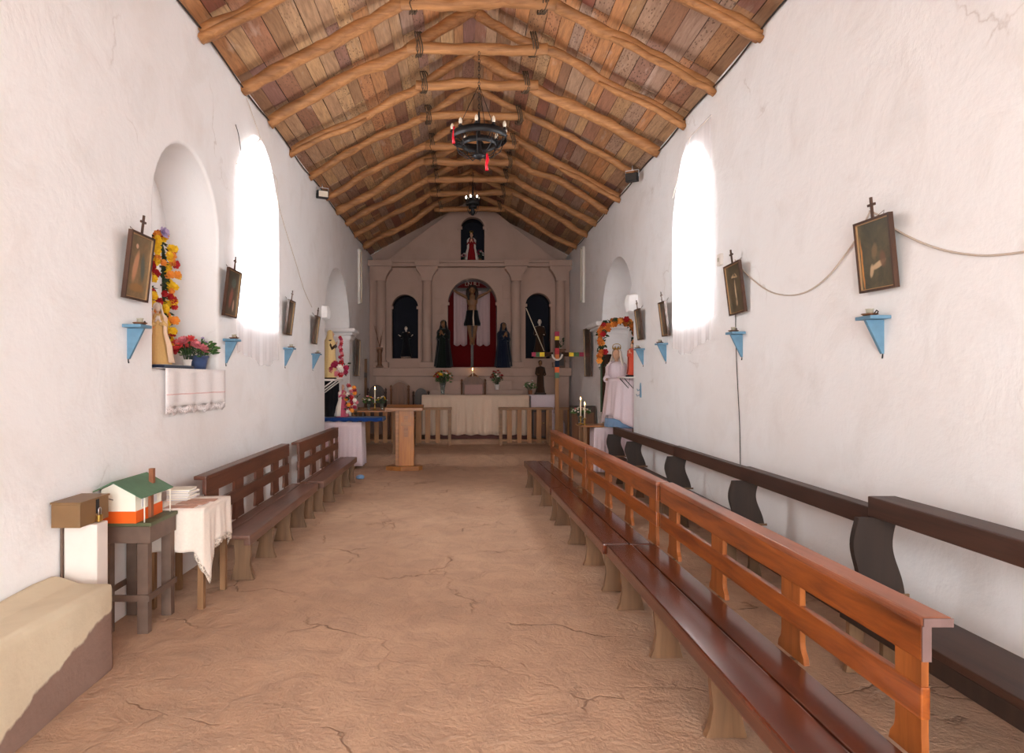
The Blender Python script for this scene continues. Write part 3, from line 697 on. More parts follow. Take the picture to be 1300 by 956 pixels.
def moulding(q, w, name='arch_moulding'):
    o_ = arch(q[0] - w, q[1] + w, q[2], q[3], q[4] + w, 20)[2:]; i_ = arch(q[0], q[1], q[2], q[3], q[4], 20)[2:]
    mb = MB()
    for k in range(len(o_) - 1):
        vs = []
        for y in (-.035, .0): vs += [mb.bm.verts.new((p[0], y, p[1])) for p in (o_[k], o_[k + 1], i_[k + 1], i_[k])]
        for f in ((0, 1, 2, 3), (4, 5, 6, 7), (0, 1, 5, 4), (2, 3, 7, 6), (0, 3, 7, 4), (1, 2, 6, 5)): mb._f([vs[z] for z in f])
    for x0, x1 in ((q[0] - w, q[0]), (q[1], q[1] + w)): mb.box(x0, x1, -.035, .0, q[2], q[3])
    for x0, x1 in ((q[0] - w - .02, q[0] + .04), (q[1] - .04, q[1] + w + .02)): mb.box(x0, x1, -.05, .0, q[3] - .03, q[3] + .04)
    mb.build(name, M['plaster_back'], t)
moulding(nl, .06); moulding(nr, .06); moulding(nt_, .06); moulding(nc, .1)
zb, zt = sz(460), sz(340)
for px in (484.5, 542.5, 654.5, 710.5):
    x = sx(px); c = MB().lathe([(.145, zb), (.145, zb + .03), (.125, zb + .05), (.125, zb + .4), (.118, zt - .36), (.135, zt - .35), (.135, zt - .32), (.118, zt - .31), (.12, zt - .1)], (x, -.1, 0), 24).build('column', M['plaster_back'], t)
    MB().box(x - .19, x + .19, -.27, .0, sz(467) + .001, zb - .001, bev=.01).build('base', M['plaster_back'], c)
    prof = [(-.12, -.36), (.12, -.36)] + [(.12 + .15 * (q ** 1.8), -.36 + .30 * q) for q in [i / 8 for i in range(1, 9)]] + [(.27, -.0), (-.27, -.0)] + [(-.12 - .15 * (q ** 1.8), -.36 + .30 * q) for q in [i / 8 for i in range(8, 0, -1)]]
    MB().prism([(x + a, zt + b) for a, b in prof], 'y', -.24, .0).build('capital', M['plaster_back'], c)
e = MB(); e.box(XL + .02, XR - .02, -.22, .0, sz(340) + .001, sz(336), bev=.008); e.box(XL + .02, XR - .02, -.28, .0, sz(336), sz(332.5), bev=.01)
e.build('entablature', M['plaster_back'], t)
for px in (484.5, 542.5, 654.5, 710.5):
    x = sx(px); MB().box(x - .3, x + .3, -.32, -.281, sz(340) + .001, sz(332.8), bev=.008).build('entablature_block', M['plaster_back'], t)
# raised rectangular panels round the central arch
for a, b, c_, d in ((551, 561, 362, 380), (551, 561, 384, 400), (551, 561, 404, 422), (638, 648, 362, 380), (638, 648, 384, 400), (638, 648, 404, 422)):
    MB().box(sx(a), sx(b), -.02, .0, sz(d), sz(c_), bev=.006).build('panel', M['plaster_back'], t)
# altar shelves in steps below the niches
MB().box(fX(474, 16.1), XR - .02, -.36, .0, 1.72, fZ(467, 16.1), bev=.012).build('shelf', M['plaster_back'], t)
MB().box(fX(474, 16.1) + .06, XR - .08, -.3, .0, Z2 - .1, 1.719, bev=.012).build('shelf', M['plaster_back'], t)
MB().box(fX(556, 15.9), fX(650, 15.9), -.56, -.301, Z2 - .1, fZ(483, 15.9), bev=.012).build('shelf', M['plaster_back'], t)
MB().box(fX(546, 15.8), fX(664, 15.8), -.68, -.561, Z2 - .1, fZ(495, 15.8), bev=.012).build('shelf', M['plaster_back'], t)
# cloth hangings in the central niche
t = thing('niche_hanging', 'pair of pale fabric strips hanging behind the crucifix in the red niche', 'hanging', (0, 16.9, 0))
for a, b in ((576, 593), (605, 622)):
    x0, x1 = fX(a, 16.9), fX(b, 16.9); n = 2
    mb = MB(); mb.grid(lambda u, v: Vector((x0 + (x1 - x0) * u, .02 * math.sin(u * 14) , fZ(369, 16.9) + (fZ(437, 16.9) - fZ(369, 16.9)) * v - .05 * v * abs(math.sin(u * PI * 2)))), 24, 10)
    mb.build('strip', M['hang'], t, thick=.006)

# ------------------------------------------------------------------ figures
def caps(mb, a, b, r0, r1, seg=10): mb.tube([a, Vector(a).lerp(Vector(b), .5), b], [r0, (r0 + r1) / 2, r1], seg); mb.ball(a, r0, seg); mb.ball(b, r1, seg)
def hand(mb, p, d, s, up=(0, 0, 1), curl=.3):
    """palm with five fingers along d, s = hand length"""
    p = Vector(p); d = Vector(d).normalized(); up = Vector(up); sd = d.cross(up).normalized(); up = sd.cross(d)
    caps(mb, p, p + d * s * .45, s * .16, s * .2, 8)
    for i, f in enumerate((.36, .44, .48, .42)):
        o = p + d * s * .45 + sd * s * (.17 - .11 * i); k = o + d * s * f * .55
        caps(mb, o, k, s * .065, s * .055, 6); caps(mb, k, k + (d - up * curl).normalized() * s * f * .5, s * .055, s * .045, 6)
    o = p + d * s * .15 + sd * s * .16; caps(mb, o, o + (d * .7 + sd * .8).normalized() * s * .34, s * .07, s * .05, 6)
def face(mb, c, h, tilt=0, f=Vector((0, -1, 0))):
    """head h tall facing f"""
    c = Vector(c); mb.ball(c, (h * .36, h * .42, h * .5), 16); sd = f.cross(Vector((0, 0, 1))).normalized()
    mb.ball(c + f * h * .2 - Vector((0, 0, h * .25)), (h * .24, h * .24, h * .24), 10)
    mb.tube([c + f * h * .4 + Vector((0, 0, h * .06)), c + f * h * .52 - Vector((0, 0, h * .1))], [h * .04, h * .07], 8)
    for s_ in (-1, 1):
        mb.ball(c + sd * s_ * h * .36, (h * .05, h * .08, h * .11), 8)
        mb.ball(c + f * h * .39 + sd * s_ * h * .14 + Vector((0, 0, h * .1)), h * .055, 6)
    mb.ball(c + f * h * .41 - Vector((0, 0, h * .22)), (h * .1, h * .05, h * .035), 8)
def saint(name, label, loc, rotz, Hh, robe, mantle=None, skin='skin', hairm='hair', pose='pray', crown=None, veil=None, base=None, wide=1.0, group=None, extra=None):
    """standing carved figure in local coordinates facing -Y, height Hh"""
    t = thing(name, label, 'statue', loc, rotz, group); h = Hh; hh = h / 7
    z0 = 0
    if base: MB().box(-.15 * h, .15 * h, -.12 * h, .12 * h, 0, .05 * h, bev=.006 * h).build('base', M[base], t); z0 = .05 * h
    hz = z0 + (h - z0) - hh * .5
    # body: head, neck, torso, arms, hands
    b = MB(); face(b, (0, -.01 * h, hz), hh); caps(b, (0, 0, hz - hh * .4), (0, 0, hz - hh * .85), hh * .17, hh * .2)
    sh = hz - hh * .95; b.ball((0, 0, sh - hh * .5), (.095 * h, .06 * h, .11 * h), 14)
    b.tube([(0, 0, z0 + .02 * h), (0, 0, sh - hh)], [.05 * h, .075 * h], 12)
    if pose == 'pray': E = [(.12 * h, -.02 * h, sh - .17 * h), (.02 * h, -.12 * h, sh - .08 * h)]; hd = Vector((-.1, -.3, 1))
    elif pose == 'open': E = [(.13 * h, -.02 * h, sh - .15 * h), (.19 * h, -.10 * h, sh - .09 * h)]; hd = Vector((.5, -.5, .35))
    else: E = [(.12 * h, -.01 * h, sh - .17 * h), (.10 * h, -.12 * h, sh - .2 * h)]; hd = Vector((-.3, -1, .1))
    arms = []
    for s_ in (-1, 1):
        S0 = (s_ * .09 * h, 0, sh); e0 = (s_ * E[0][0], E[0][1], E[0][2]); h0 = (s_ * E[1][0], E[1][1], E[1][2]); arms.append((S0, e0, h0))
        caps(b, S0, e0, .032 * h, .024 * h); caps(b, e0, h0, .023 * h, .016 * h); hand(b, h0, Vector((s_ * hd.x, hd.y, hd.z)), hh * .62)
    b.build('body', M[skin], t, remesh=max(.006, .0105 * h))
    # robe: pleated from hem to waist, shoulders, sleeves
    r = MB(); wd = wide
    r.lathe([(.175 * h * wd, z0 + .001), (.165 * h * wd, z0 + .05 * h), (.135 * h * wd, .25 * h), (.10 * h, .48 * h), (.092 * h, .58 * h), (.11 * h, .68 * h), (.115 * h, sh - z0 * 0 + .0 * h), (.075 * h, sh + .022 * h), (.035 * h, sh + .04 * h)], seg=48, pleat=.07, np_=13, sy=.78)
    for S0, e0, h0 in arms:
        w_ = Vector(e0).lerp(Vector(h0), .75); r.tube([S0, Vector(S0).lerp(Vector(e0), .6), e0, w_], [.045 * h, .042 * h, .045 * h, .05 * h], 12)
    r.build('robe', M[robe], t)
    if mantle:
        mb = MB(); mb.lathe([(.21 * h * wd, z0 + .03 * h), (.175 * h * wd, .3 * h), (.14 * h, .52 * h), (.145 * h, sh - .03 * h), (.105 * h, sh + .02 * h), (.07 * h, sh + .05 * h)], seg=40, a0=math.radians(-55), a1=math.radians(235), pleat=.05, np_=11, sy=.85); mb.build('mantle', M[mantle], t, thick=.004)
    if veil:
        mb = MB(); mb.lathe([(.13 * h, sh - .02 * h), (.09 * h, sh + .04 * h), (hh * .47, hz - hh * .1), (hh * .46, hz + hh * .25), (hh * .3, hz + hh * .5), (.001, hz + hh * .58)], seg=28, a0=math.radians(-40), a1=math.radians(220)); mb.build('veil', M[veil], t, thick=.004)
    else:
        mb = MB(); mb.ball((0, .02 * h * .6, hz + hh * .12), (hh * .40, hh * .43, hh * .46), 14)
        mb.ball((0, hh * .25, hz - hh * .2), (hh * .3, hh * .22, hh * .4), 10); mb.build('hair', M[hairm], t)
    if crown:
        mb = MB(); n = 8; c0 = hz + hh * .45; mb.lathe([(hh * .33, c0), (hh * .36, c0 + hh * .1)], seg=16)
        for i in range(n):
            a = 2 * PI * i / n; mb.tube([(hh * .35 * math.cos(a), hh * .35 * math.sin(a), c0 + hh * .08), (hh * .4 * math.cos(a), hh * .4 * math.sin(a), c0 + hh * .32)], [hh * .06, hh * .015], 6)
        mb.tube([(hh * .38 * math.cos(a), 0, c0 + hh * .3 + hh * .25 * math.sin(a)) for a in [PI * i / 8 for i in range(9)]], hh * .03, 6)
        mb.build('crown', M[crown], t)
    return t

# flowers ----------------------------------------------------------
PROTO = {}
def bloom_mesh(key, r, layers=3, n=6):
    mb = MB()
    for L_ in range(layers):
        rr = r * (1 - .27 * L_); z = r * .18 * L_; tl = .35 + .35 * L_
        for i in range(n):
            a = 2 * PI * i / n + L_ * .5; ca, sa = math.cos(a), math.sin(a); w = rr * .55
            P = [(0, 0), (rr * .45, w * .9), (rr, w * .55), (rr * 1.08, 0), (rr, -w * .55), (rr * .45, -w * .9)]
            vs = [mb.bm.verts.new((u * ca - v * sa, u * sa + v * ca, z + tl * u * (u / rr) * .9)) for u, v in P]
            mb._f(vs, True)
    mb.ball((0, 0, r * .3), r * .22, 8)
    me = mb.build('bloom', M[key]); me.hide_render = True
    return me
def bloom(parent, key, loc, nrm, r, lname='bloom'):
    k = (key,)
    if k not in PROTO:
        mb = MB()
        for L_ in range(3):
            rr = 1 - .27 * L_; n = 6
            for i in range(n):
                a = 2 * PI * i / n + L_ * .5; ca, sa = math.cos(a), math.sin(a); w = rr * .55
                P = [(0, 0), (rr * .45, w * .9), (rr, w * .55), (rr * 1.08, 0), (rr, -w * .55), (rr * .45, -w * .9)]
                vs = [mb.bm.verts.new((u * ca - v * sa, u * sa + v * ca, .18 * L_ + (.35 + .4 * L_) * u * u * .9 / rr)) for u, v in P]
                mb._f(vs, True)
        mb.ball((0, 0, .3), .22, 8)
        o = mb.build('bloom', M[key]); PROTO[k] = o.data; bpy.data.objects.remove(o)
    o = bpy.data.objects.new(lname, PROTO[k]); COL.objects.link(o); o.parent = parent; o.location = loc; o.scale = (r, r, r)
    o.rotation_euler = Vector(nrm).to_track_quat('Z', 'Y').to_euler(); return o
def leaves(parent, pts, size, mat='leaf', name='foliage'):
    mb = MB()
    for p, d in pts:
        p = Vector(p); d = Vector(d).normalized() * size * random.uniform(.7, 1.3); s_ = d.cross(Vector((random.uniform(-1, 1), random.uniform(-1, 1), .6))).normalized() * size * .26; up = s_.cross(d).normalized() * size * .1
        a = [mb.bm.verts.new(q) for q in (p, p + d * .35 + s_ + up, p + d * .75 + s_ * .7, p + d, p + d * .75 - s_ * .7, p + d * .35 - s_ + up)]
        mid = mb.bm.verts.new(p + d * .5 - up)
        for i in range(6): mb._f([a[i], a[(i + 1) % 6], mid], True)
    mb.build(name, M[mat], parent)
def bouquet(label, cat, loc, vase, R, Hh, cols, nb, br, leafm='leaf', spread=1.0, nl_=40, vh=.15, vr=.06, stems=True, group=None, name='flower_vase', rotz=0):
    t = thing(name, label, cat, loc, rotz, group)
    if vase == 'glass': MB().lathe([(vr * .7, 0), (vr * .6, vh * .1), (vr * .75, vh * .6), (vr, vh), (vr * .85, vh), (vr * .6, vh * .6), (vr * .4, vh * .12), (0.001, vh * .1)], seg=18).build('vase', M['glass'], t)
    else: MB().lathe([(vr * .72, 0), (vr * .9, vh * .5), (vr, vh * .88), (vr * 1.1, vh * .9), (vr * 1.1, vh), (vr * .9, vh), (vr * .85, vh * .8), (0.001, vh * .78)], seg=20).build('pot', M[vase], t)
    P = []; st = MB()
    for i in range(nb):
        a = 2.4 * i + random.uniform(-.3, .3); q = math.sqrt((i + .5) / nb); x = R * q * math.cos(a); y = R * q * math.sin(a) * .8; z = vh + Hh * (1 - .55 * q * q) * random.uniform(.8, 1.05)
        P.append((x, y, z)); st.tube([(x * .12, y * .12, vh * .5), (x * .5, y * .5, vh + (z - vh) * .6), (x, y, z)], .003 + R * .008, 5)
        bloom(t, cols[i % len(cols)], (x, y, z), Vector((x, y - .25 * R, Hh * .8)), br * random.uniform(.8, 1.2))
    st.build('stems', M['leafd'], t)
    lp = []
    for i in range(nl_):
        a = random.uniform(0, 2 * PI); q = math.sqrt(random.random()) * spread; x = R * q * math.cos(a) * .8; y = R * q * math.sin(a) * .7; z = vh + Hh * random.uniform(.1, .95) * (1 - .3 * q)
        lp.append(((x, y, z), (x * 2, y * 2, random.uniform(-.05, .25) * R * 4)))
    leaves(t, lp, R * .38, leafm); return t
def candle(label, loc, hs, hc, group=None, lit=True, cat='candle'):
    t = thing('candlestick', label, cat, loc, 0, group)
    MB().lathe([(.045, 0), (.045, .008), (.012, .02), (.010, hs * .4), (.018, hs * .45), (.009, hs * .55), (.012, hs * .85), (.03, hs * .93), (.03, hs)], seg=16).build('holder', M['brass'], t)
    c = MB().lathe([(.0125, hs + .001), (.0125, hs + hc), (.003, hs + hc + .003)], seg=12).build('candle', M['candle'], t)
    if lit:
        MB().lathe([(.001, hs + hc + .004), (.009, hs + hc + .02), (.007, hs + hc + .035), (.001, hs + hc + .06)], seg=10).build('flame', M['flame'], c)
    return t

# crucifix ------------------------------------------------------------
CX, CY = fX(599.5, 16.72), 16.72
t = thing('crucifix', 'dark crucifix with a figure in a dark loincloth, hanging in the central red niche', 'crucifix', (CX, CY, fZ(466, 16.72) + .01))
zt_ = fZ(372, 16.72) - fZ(466, 16.72); 
k = .02
c = MB(); c.box(-.035, .035, .06, .1, 0, 2.08); c.box(-.58, .58, .055, .095, 1.95, 2.02); c.build('cross', M['chaird'], t)
b = MB(); face(b, (0, -.06, 1.70), .2); caps(b, (0, -.02, 1.62), (0, .0, 1.52), .045, .05)
b.ball((0, .0, 1.42), (.13, .085, .17), 16); b.ball((0, .0, 1.2), (.105, .075, .14), 14); b.ball((0, .0, 1.05), (.12, .08, .1), 14)
for s_ in (-1, 1):
    caps(b, (s_ * .13, .0, 1.52), (s_ * .33, .0, 1.64), .045, .034); caps(b, (s_ * .33, .0, 1.64), (s_ * .52, .02, 1.79), .033, .022)
    hand(b, (s_ * .52, .02, 1.79), (s_ * .8, -.1, .5), .13, (0, -1, .2), .4)
    kn = (s_ * .07, -.07, .68); caps(b, (s_ * .07, 0, 1.02), kn, .075, .05); caps(b, kn, (s_ * .03, .02, .32), .05, .028)
    caps(b, (s_ * .03, .02, .32), (s_ * .035, -.06, .22), .03, .024)
CF = []; CF.append(b.build('body', M['skind'], t, remesh=.012))
LC = MB().lathe([(.175, .74), (.18, .80), (.145, .95), (.125, 1.14), (.12, 1.16)], seg=40, pleat=.08, np_=12, sy=.75); CF.append(LC.build('loincloth', M['black'], t))
mb = MB(); mb.tube([(.03, -.13, 1.15), (.02, -.145, .95), (.03, -.15, .72)], [.012, .016, .02], 8); CF.append(mb.build('sash', M['clothp'], t))
mb = MB(); mb.ball((0, -.01, 1.76), (.105, .1, .1), 14)
for s_ in (-1, 1): mb.tube([(s_ * .08, -.03, 1.75), (s_ * .1, -.05, 1.6), (s_ * .075, -.08, 1.44)], [.045, .04, .02], 10)
CF.append(mb.build('hair', M['hair'], t))
for o in CF: o.scale = (1.16 if o is not CF[0] else 1.1, 1, .93); o.location = (0, 0, .36)
txt = bpy.data.curves.new('inscription', 'FONT'); txt.body = 'I.N.R.I'; txt.size = .15; txt.align_x = 'CENTER'; txt.extrude = .004
to = bpy.data.objects.new('inscription', txt); COL.objects.link(to); to.location = (CX, CY, 0)
dg = bpy.context.evaluated_depsgraph_get(); dg.update(); me = bpy.data.meshes.new_from_object(to.evaluated_get(dg)); bpy.data.objects.remove(to)
me.materials.append(M['plaster_back']); to = bpy.data.objects.new('inscription', me); COL.objects.link(to); to.parent = t; to.location = (0, -.02, 2.06); to.rotation_euler = (PI / 2, 0, 0)

# statues on the altar screen
yq = 16.72
saint('statue', 'small dark-robed saint with pale face and open arms, in the left dark niche', (fX(515.5, yq), yq, fZ(455, YS) + .012), 0, .82, 'black', skin='skinw', pose='open', base='chair', extra=1)
mbx = MB(); 
saint('statue', 'brown-robed saint with a bald pale head in the right dark niche', (fX(685, yq), yq, fZ(455, YS) + .012), 0, 1.0, 'brownc', skin='skinw', pose='hold', base='chair')
st = thing('staff', 'thin pale staff slanting across the right niche', 'staff', (fX(668, 16.4), 16.42, 0)); MB().tube([(0, 0, fZ(391, 16.4)), (fX(691, 16.4) - fX(668, 16.4), -.0, fZ(446, 16.4))], .012, 8).build('shaft', M['candle'], st)
yt = 16.74
saint('statue', 'crowned figure in a red robe and white mantle in the small gable niche', (fX(598.5, yt), yt, fZ(333, YS) + .012), 0, .80, 'red', mantle='cloth', skin='skin', pose='pray', crown='brass', wide=1.15)
bouquet('pink flowers at the foot of the gable niche figure, on its right', 'flowers', (fX(609.5, 16.55), 16.55, fZ(333, YS) + .012), 'potted', .09, .22, ['fp', 'fm', 'fw'], 9, .035, 'leafd', vh=.1, vr=.04, nl_=16, name='flower_pot')
bouquet('pale flowers at the foot of the gable niche figure, on its left', 'flowers', (fX(589, 16.55), 16.55, fZ(333, YS) + .012), 'potted', .07, .16, ['fw', 'fp'], 8, .03, 'leafd', vh=.08, vr=.04, nl_=14, name='flower_pot')
zl = fZ(467, 16.1) + .003; yl = 16.1 + .02
saint('statue', 'dark-robed lady statue on the altar shelf, left of the red niche', (fX(563, yl), yl, zl), -.35, fZ(407, yl) - zl, 'ladyg', mantle='black', skin='skind', pose='pray', veil='black', wide=.95)
saint('statue', 'dark blue veiled lady statue on the altar shelf, right of the red niche', (fX(639, yl), yl, zl), .35, fZ(410, yl) - zl, 'ladyb', mantle='ladyb', skin='skind', pose='pray', veil='ladyb', wide=.95)
# carved wooden candleholders on the shelf ends
def finial(label, x, y, z, h, m_='chair'):
    t = thing('wooden_pedestal', label, 'pedestal', (x, y, z)); MB().box(-.085, .085, -.085, .085, 0, .05, bev=.005).build('base', M[m_], t)
    MB().lathe([(.07, .05), (.05, .09), (.06, h * .4), (.05, h * .7), (.075, h * .85), (.06, h * .9)], seg=16).build('shaft', M[m_], t)
    MB().box(-.075, .075, -.075, .075, h * .9 + .001, h, bev=.005).build('top', M[m_], t); return t
finial('turned brown wooden pedestal standing at the left end of the altar shelf', fX(482, yl), yl, zl, .5)
t = thing('dry_branch', 'bare dry twigs standing up from the left wooden pedestal', 'branches', (fX(482, yl), yl, zl + .505)); mb = MB()
for i in range(9):
    a = random.uniform(0, 2 * PI); mb.tube([(0, 0, 0), (.06 * math.cos(a), .05 * math.sin(a), .2), (.16 * math.cos(a + .4), .1 * math.sin(a), .42 + .2 * random.random())], [.006, .005, .002], 5)
mb.build('twigs', M['chair'], t)
t = thing('tabernacle_box', 'reddish brown wooden box at the right end of the altar shelf', 'box', (fX(711, yl), yl, zl)); MB().box(-.11, .11, -.1, .1, 0, .42, bev=.006).build('box_body', M['chair'], t); MB().box(-.13, .13, -.115, .115, .421, .46, bev=.006).build('lid', M['chair'], t)
MB().box(-.08, .08, -.108, -.101, .05, .37, bev=.003).build('door', M['chaird'], t)
t = thing('dry_branch', 'green-grey sprigs standing on the box at the right end of the altar shelf', 'branches', (fX(711, yl), yl, zl + .465)); lp = []
for i in range(26):
    a = random.uniform(0, 2 * PI); lp.append(((.06 * math.cos(a), .05 * math.sin(a), random.uniform(.0, .24)), (math.cos(a), math.sin(a), 1)))
leaves(t, lp, .09, 'leafd', 'sprigs')
# friar statue and plant right of the altar
t2 = thing('plant_stand', 'narrow plaster-coloured stand carrying the brown friar statue, right of the altar', 'stand', (fX(685, 15.45), 15.45, Z2)); zs = fZ(501, 15.45) - Z2
MB().box(-.22, .35, -.14, .14, 0, zs - .03, bev=.01).build('stand_body', M['pinkcloth'], t2); MB().box(-.26, .40, -.17, .17, zs - .029, zs, bev=.01).build('top', M['pinkcloth'], t2)
saint('statue', 'brown friar statue with a white cord, standing right of the altar behind the rail', (fX(686, 15.45), 15.45, fZ(501, 15.45) + .003), .1, fZ(458, 15.45) - fZ(501, 15.45), 'brownc', skin='skind', pose='hold', base='chaird', wide=.8)
bouquet('pot of pale green leafy sprays beside the friar statue', 'plant', (fX(674, 15.2), 15.36, fZ(501, 15.45) + .003), 'potted', .16, .22, ['fw'], 5, .025, 'leaf', vh=.1, vr=.05, nl_=50, name='potted_plant')
# chair, candle and vases behind the altar
def carved_chair(label, x, y, z, w, hb, mt, padm=None, rz=0):
    t = thing('carved_chair', label, 'chair', (x, y, z), rz, None)
    MB().box(-w / 2, w / 2, -.30, .0, .42, .46, bev=.01).build('seat', M[mt], t)
    P = [(-w / 2 + .03, .5), (w / 2 - .03, .5), (w / 2 - .03, hb - .18)] + [((w / 2 - .03) * math.cos(a), hb - .18 + .18 * math.sin(a)) for a in [PI * i / 12 for i in range(1, 12)]] + [(-w / 2 + .03, hb - .18)]
    MB().prism(P, 'y', .0, .03).build('backrest', M[mt], t)
    if padm: MB().box(-w / 2 + .07, w / 2 - .07, -.022, -.001, .52, hb - .2, bev=.01).build('back_pad', M[padm], t)
    else: MB().prism([(x_ * .72, .55 + (z_ - .5) * .86) for x_, z_ in P], 'y', -.012, -.001).build('carved_panel', M[mt], t)
    for s_ in (-1, 1):
        MB().lathe([(.022, 0), (.022, hb - .2), (.03, hb - .18), (.018, hb - .14), (.03, hb - .1), (.001, hb - .06)], (s_ * (w / 2), .015, 0), 10).build('back_leg', M[mt], t)
        MB().tube([(s_ * (w / 2 - .02), -.29, 0), (s_ * (w / 2 - .02), -.29, .68)], .022, 8).build('front_leg', M[mt], t)
        MB().box(s_ * (w / 2 - .02) - .03, s_ * (w / 2 - .02) + .03, -.31, .0, .681, .71, bev=.006).build('armrest', M[mt], t)
    return t
carved_chair('carved chair with round-topped brown frame and dusty pink back, behind the altar', fX(601, 15.68), 15.67, Z2, .56, fZ(477.5, 15.7) - Z2 + .0, 'chair', 'pinkpad', 0)
carved_chair('round-topped carved brown wooden chair left of the altar, behind the lectern', fX(507.5, 15.0), 15.0, Z2, .40, fZ(485, 15.0) - Z2, 'chair')
carved_chair('dark low-backed chair at the left end of the altar', fX(534, 15.6), 15.69, Z2, .36, fZ(493, 15.5) - Z2, 'chaird')
carved_chair('dark wooden chair farthest left in the chancel, behind the candle', fX(476, 15.0), 15.3, Z2, .42, fZ(489, 15.2) - Z2, 'chaird')
zc = fZ(483, 15.9) + .003
candle('candlestick with a lit candle glowing on the shelf behind the middle of the altar', (fX(600, 15.95), 15.95, zc), .08, .16)
t = thing('gilt_crest', 'reddish gilt domed ornament below the lit candle, above the pink-backed chair', 'ornament', (fX(601, 16.0), 16.02, zc)); MB().lathe([(.16, 0), (.15, .06), (.09, .12), (.03, .17), (.001, .18)], seg=18, sy=.3).build('dome', M['chair'], t)
for s_ in (-.1, 0, .1): MB().ball((s_, -.045, .07), (.025, .02, .035), 8).build('boss', M['brass'], t)
za = Z2 + 1.003
bouquet('tall glass vase of red and yellow flowers standing on the left of the altar', 'flowers', (fX(562, 15.12), 15.12, za), 'glass', .21, .30, ['fr', 'fob', 'fw', 'fy'], 22, .035, 'leaf', vh=.27, vr=.07, nl_=70)
bouquet('small white pot of red flowers on the altar shelf, right of the pink-backed chair', 'flowers', (fX(631, 15.75), 15.79, fZ(495, 15.8) + .003), 'wpot', .15, .34, ['fr', 'fr', 'fp', 'fw'], 18, .035, 'leaf', vh=.13, vr=.06, nl_=50)
# striped cross and its pole
y = 14.2; t = thing('striped_cross', 'tall processional cross banded in bright colours, leaning by the right altar rail', 'cross', (fX(707, y), y, Z1)); zz = lambda p: fZ(p, y) - Z1
cs = [(421, 427, 'fm'), (427, 432, 'fy'), (432, 442, 'brownc'), (442, 450, 'fr'), (450, 458, 'fob'), (458, 466, 'navy'), (466, 473, 'orange'), (473, 480, 'green')]
for a, b_, m_ in cs: MB().box(-.045, .045, -.04, .04, zz(b_) + .001, zz(a)).build('band', M[m_], t)
MB().box(-.04, .04, -.035, .035, 0, zz(480), bev=.005).build('pole', M['rail'], t)
hz_ = zz(450)
for a, b_, m_ in [(675, 680, 'fm'), (680, 685, 'leaf'), (685, 691, 'fy'), (691, 702, 'brownc'), (712, 722, 'brownc'), (722, 728, 'fy'), (728, 735, 'leaf'), (735, 741, 'fm')]:
    MB().box(fX(a, y) - fX(707, y) + .001, fX(b_, y) - fX(707, y), -.04, .04, hz_ - .045, hz_ + .045).build('band', M[m_], t)
g_ = MB(); g_.tube([(.11 * math.sin(a), -.06, hz_ + .02 - .14 * abs(math.cos(a)) * 1.0 if abs(a) < PI / 2 else hz_) for a in [(-.5 + i / 12) * PI for i in range(13)]], .02, 8); g_.build('garland', M['fw'], t)
t = thing('wrapped_bundle', 'white cloth bundle behind the right altar rail, at the foot of the striped cross', 'bundle', (fX(706, 14.9), 14.9, Z2)); MB().lathe([(.17, 0), (.2, .15), (.19, .35), (.12, .52), (.03, .6)], seg=30, pleat=.12, np_=9).build('cloth', M['pinkcloth'], t)
MB().lathe([(.06, .6), (.05, .68), (.001, .7)], seg=10).build('knot', M['pinkcloth'], t)
# dark furniture behind the rails
for lab, a, b_ in (('dark wooden cupboard behind the right altar rail', 676, 694), ('low dark cupboard in front of the far right altar rail, beside the wall', 724, 756)):
    y = 15.1 if a < 700 else 13.0; x0, x1 = fX(a, y), fX(b_, y); t = thing('cupboard', lab, 'cupboard', ((x0 + x1) / 2, y, Z2 if a < 700 else Z1)); w_ = (x1 - x0) / 2
    MB().box(-w_, w_, 0, .16, 0, .66 if a < 700 else .93, bev=.006).build('cupboard_body', M['chaird'], t)
    dr = MB().box(-w_ + .03, w_ - .03, -.018, -.001, .05, .60 if a < 700 else .80, bev=.005).build('door', M['chair'], t); MB().ball((w_ - .07, -.03, .35), .015, 8).build('knob', M['brass'], dr)
t = thing('sacristy_door', 'narrow brown plank door standing at the left end of the altar shelf', 'door', (fX(463, 15.6), 15.6, Z2)); MB().box(-.05, .05, 0, .05, 0, 1.85, bev=.004).build('door_leaf', M['doorw'], t)
for q in (.4, 1.4): MB().box(-.055, .055, -.02, -.001, q, q + .12).build('batten', M['chaird'], t)

M['wallcloth'] = cloth('thin_white_cloth', (238, 232, 232)); M['palepink'] = cloth('pale_pink_stripe', (232, 196, 196)); M['peach'] = cloth('peach_silk', (238, 206, 178))
M['wlace'] = M['lace'].copy(); M['wlace'].node_tree.nodes['Principled BSDF'].inputs['Base Color'].default_value = lin((236, 228, 228))
t = thing('shade_sheet', 'added black sheet imitating shade under the white shelf of the left side chapel', 'cloth', (-2.75, 12.35, .95)); MB().grid(lambda u, v: Vector((.45 * u, -.25 + .02 * math.sin(u * 20), .66 * v)), 20, 2).build('sheet_panel', M['black'], t, thick=.004)  # added black sheet standing in for the shadowed void beneath the shelf
t = thing('brown_banner', 'dark brown banner with a gold edge beside the large statue in the right side chapel', 'banner', (2.64, 11.93, .95)); MB().grid(lambda u, v: Vector((-.11 + .30 * u, .012 * math.sin(u * 14), 1.15 * v)), 16, 2).build('banner_cloth', M['brownc'], t, thick=.004)
MB().grid(lambda u, v: Vector((.0 + .012 * u, -.02, .05 + .95 * v)), 1, 1).build('gold_edge', M['gold'], t, thick=.002)
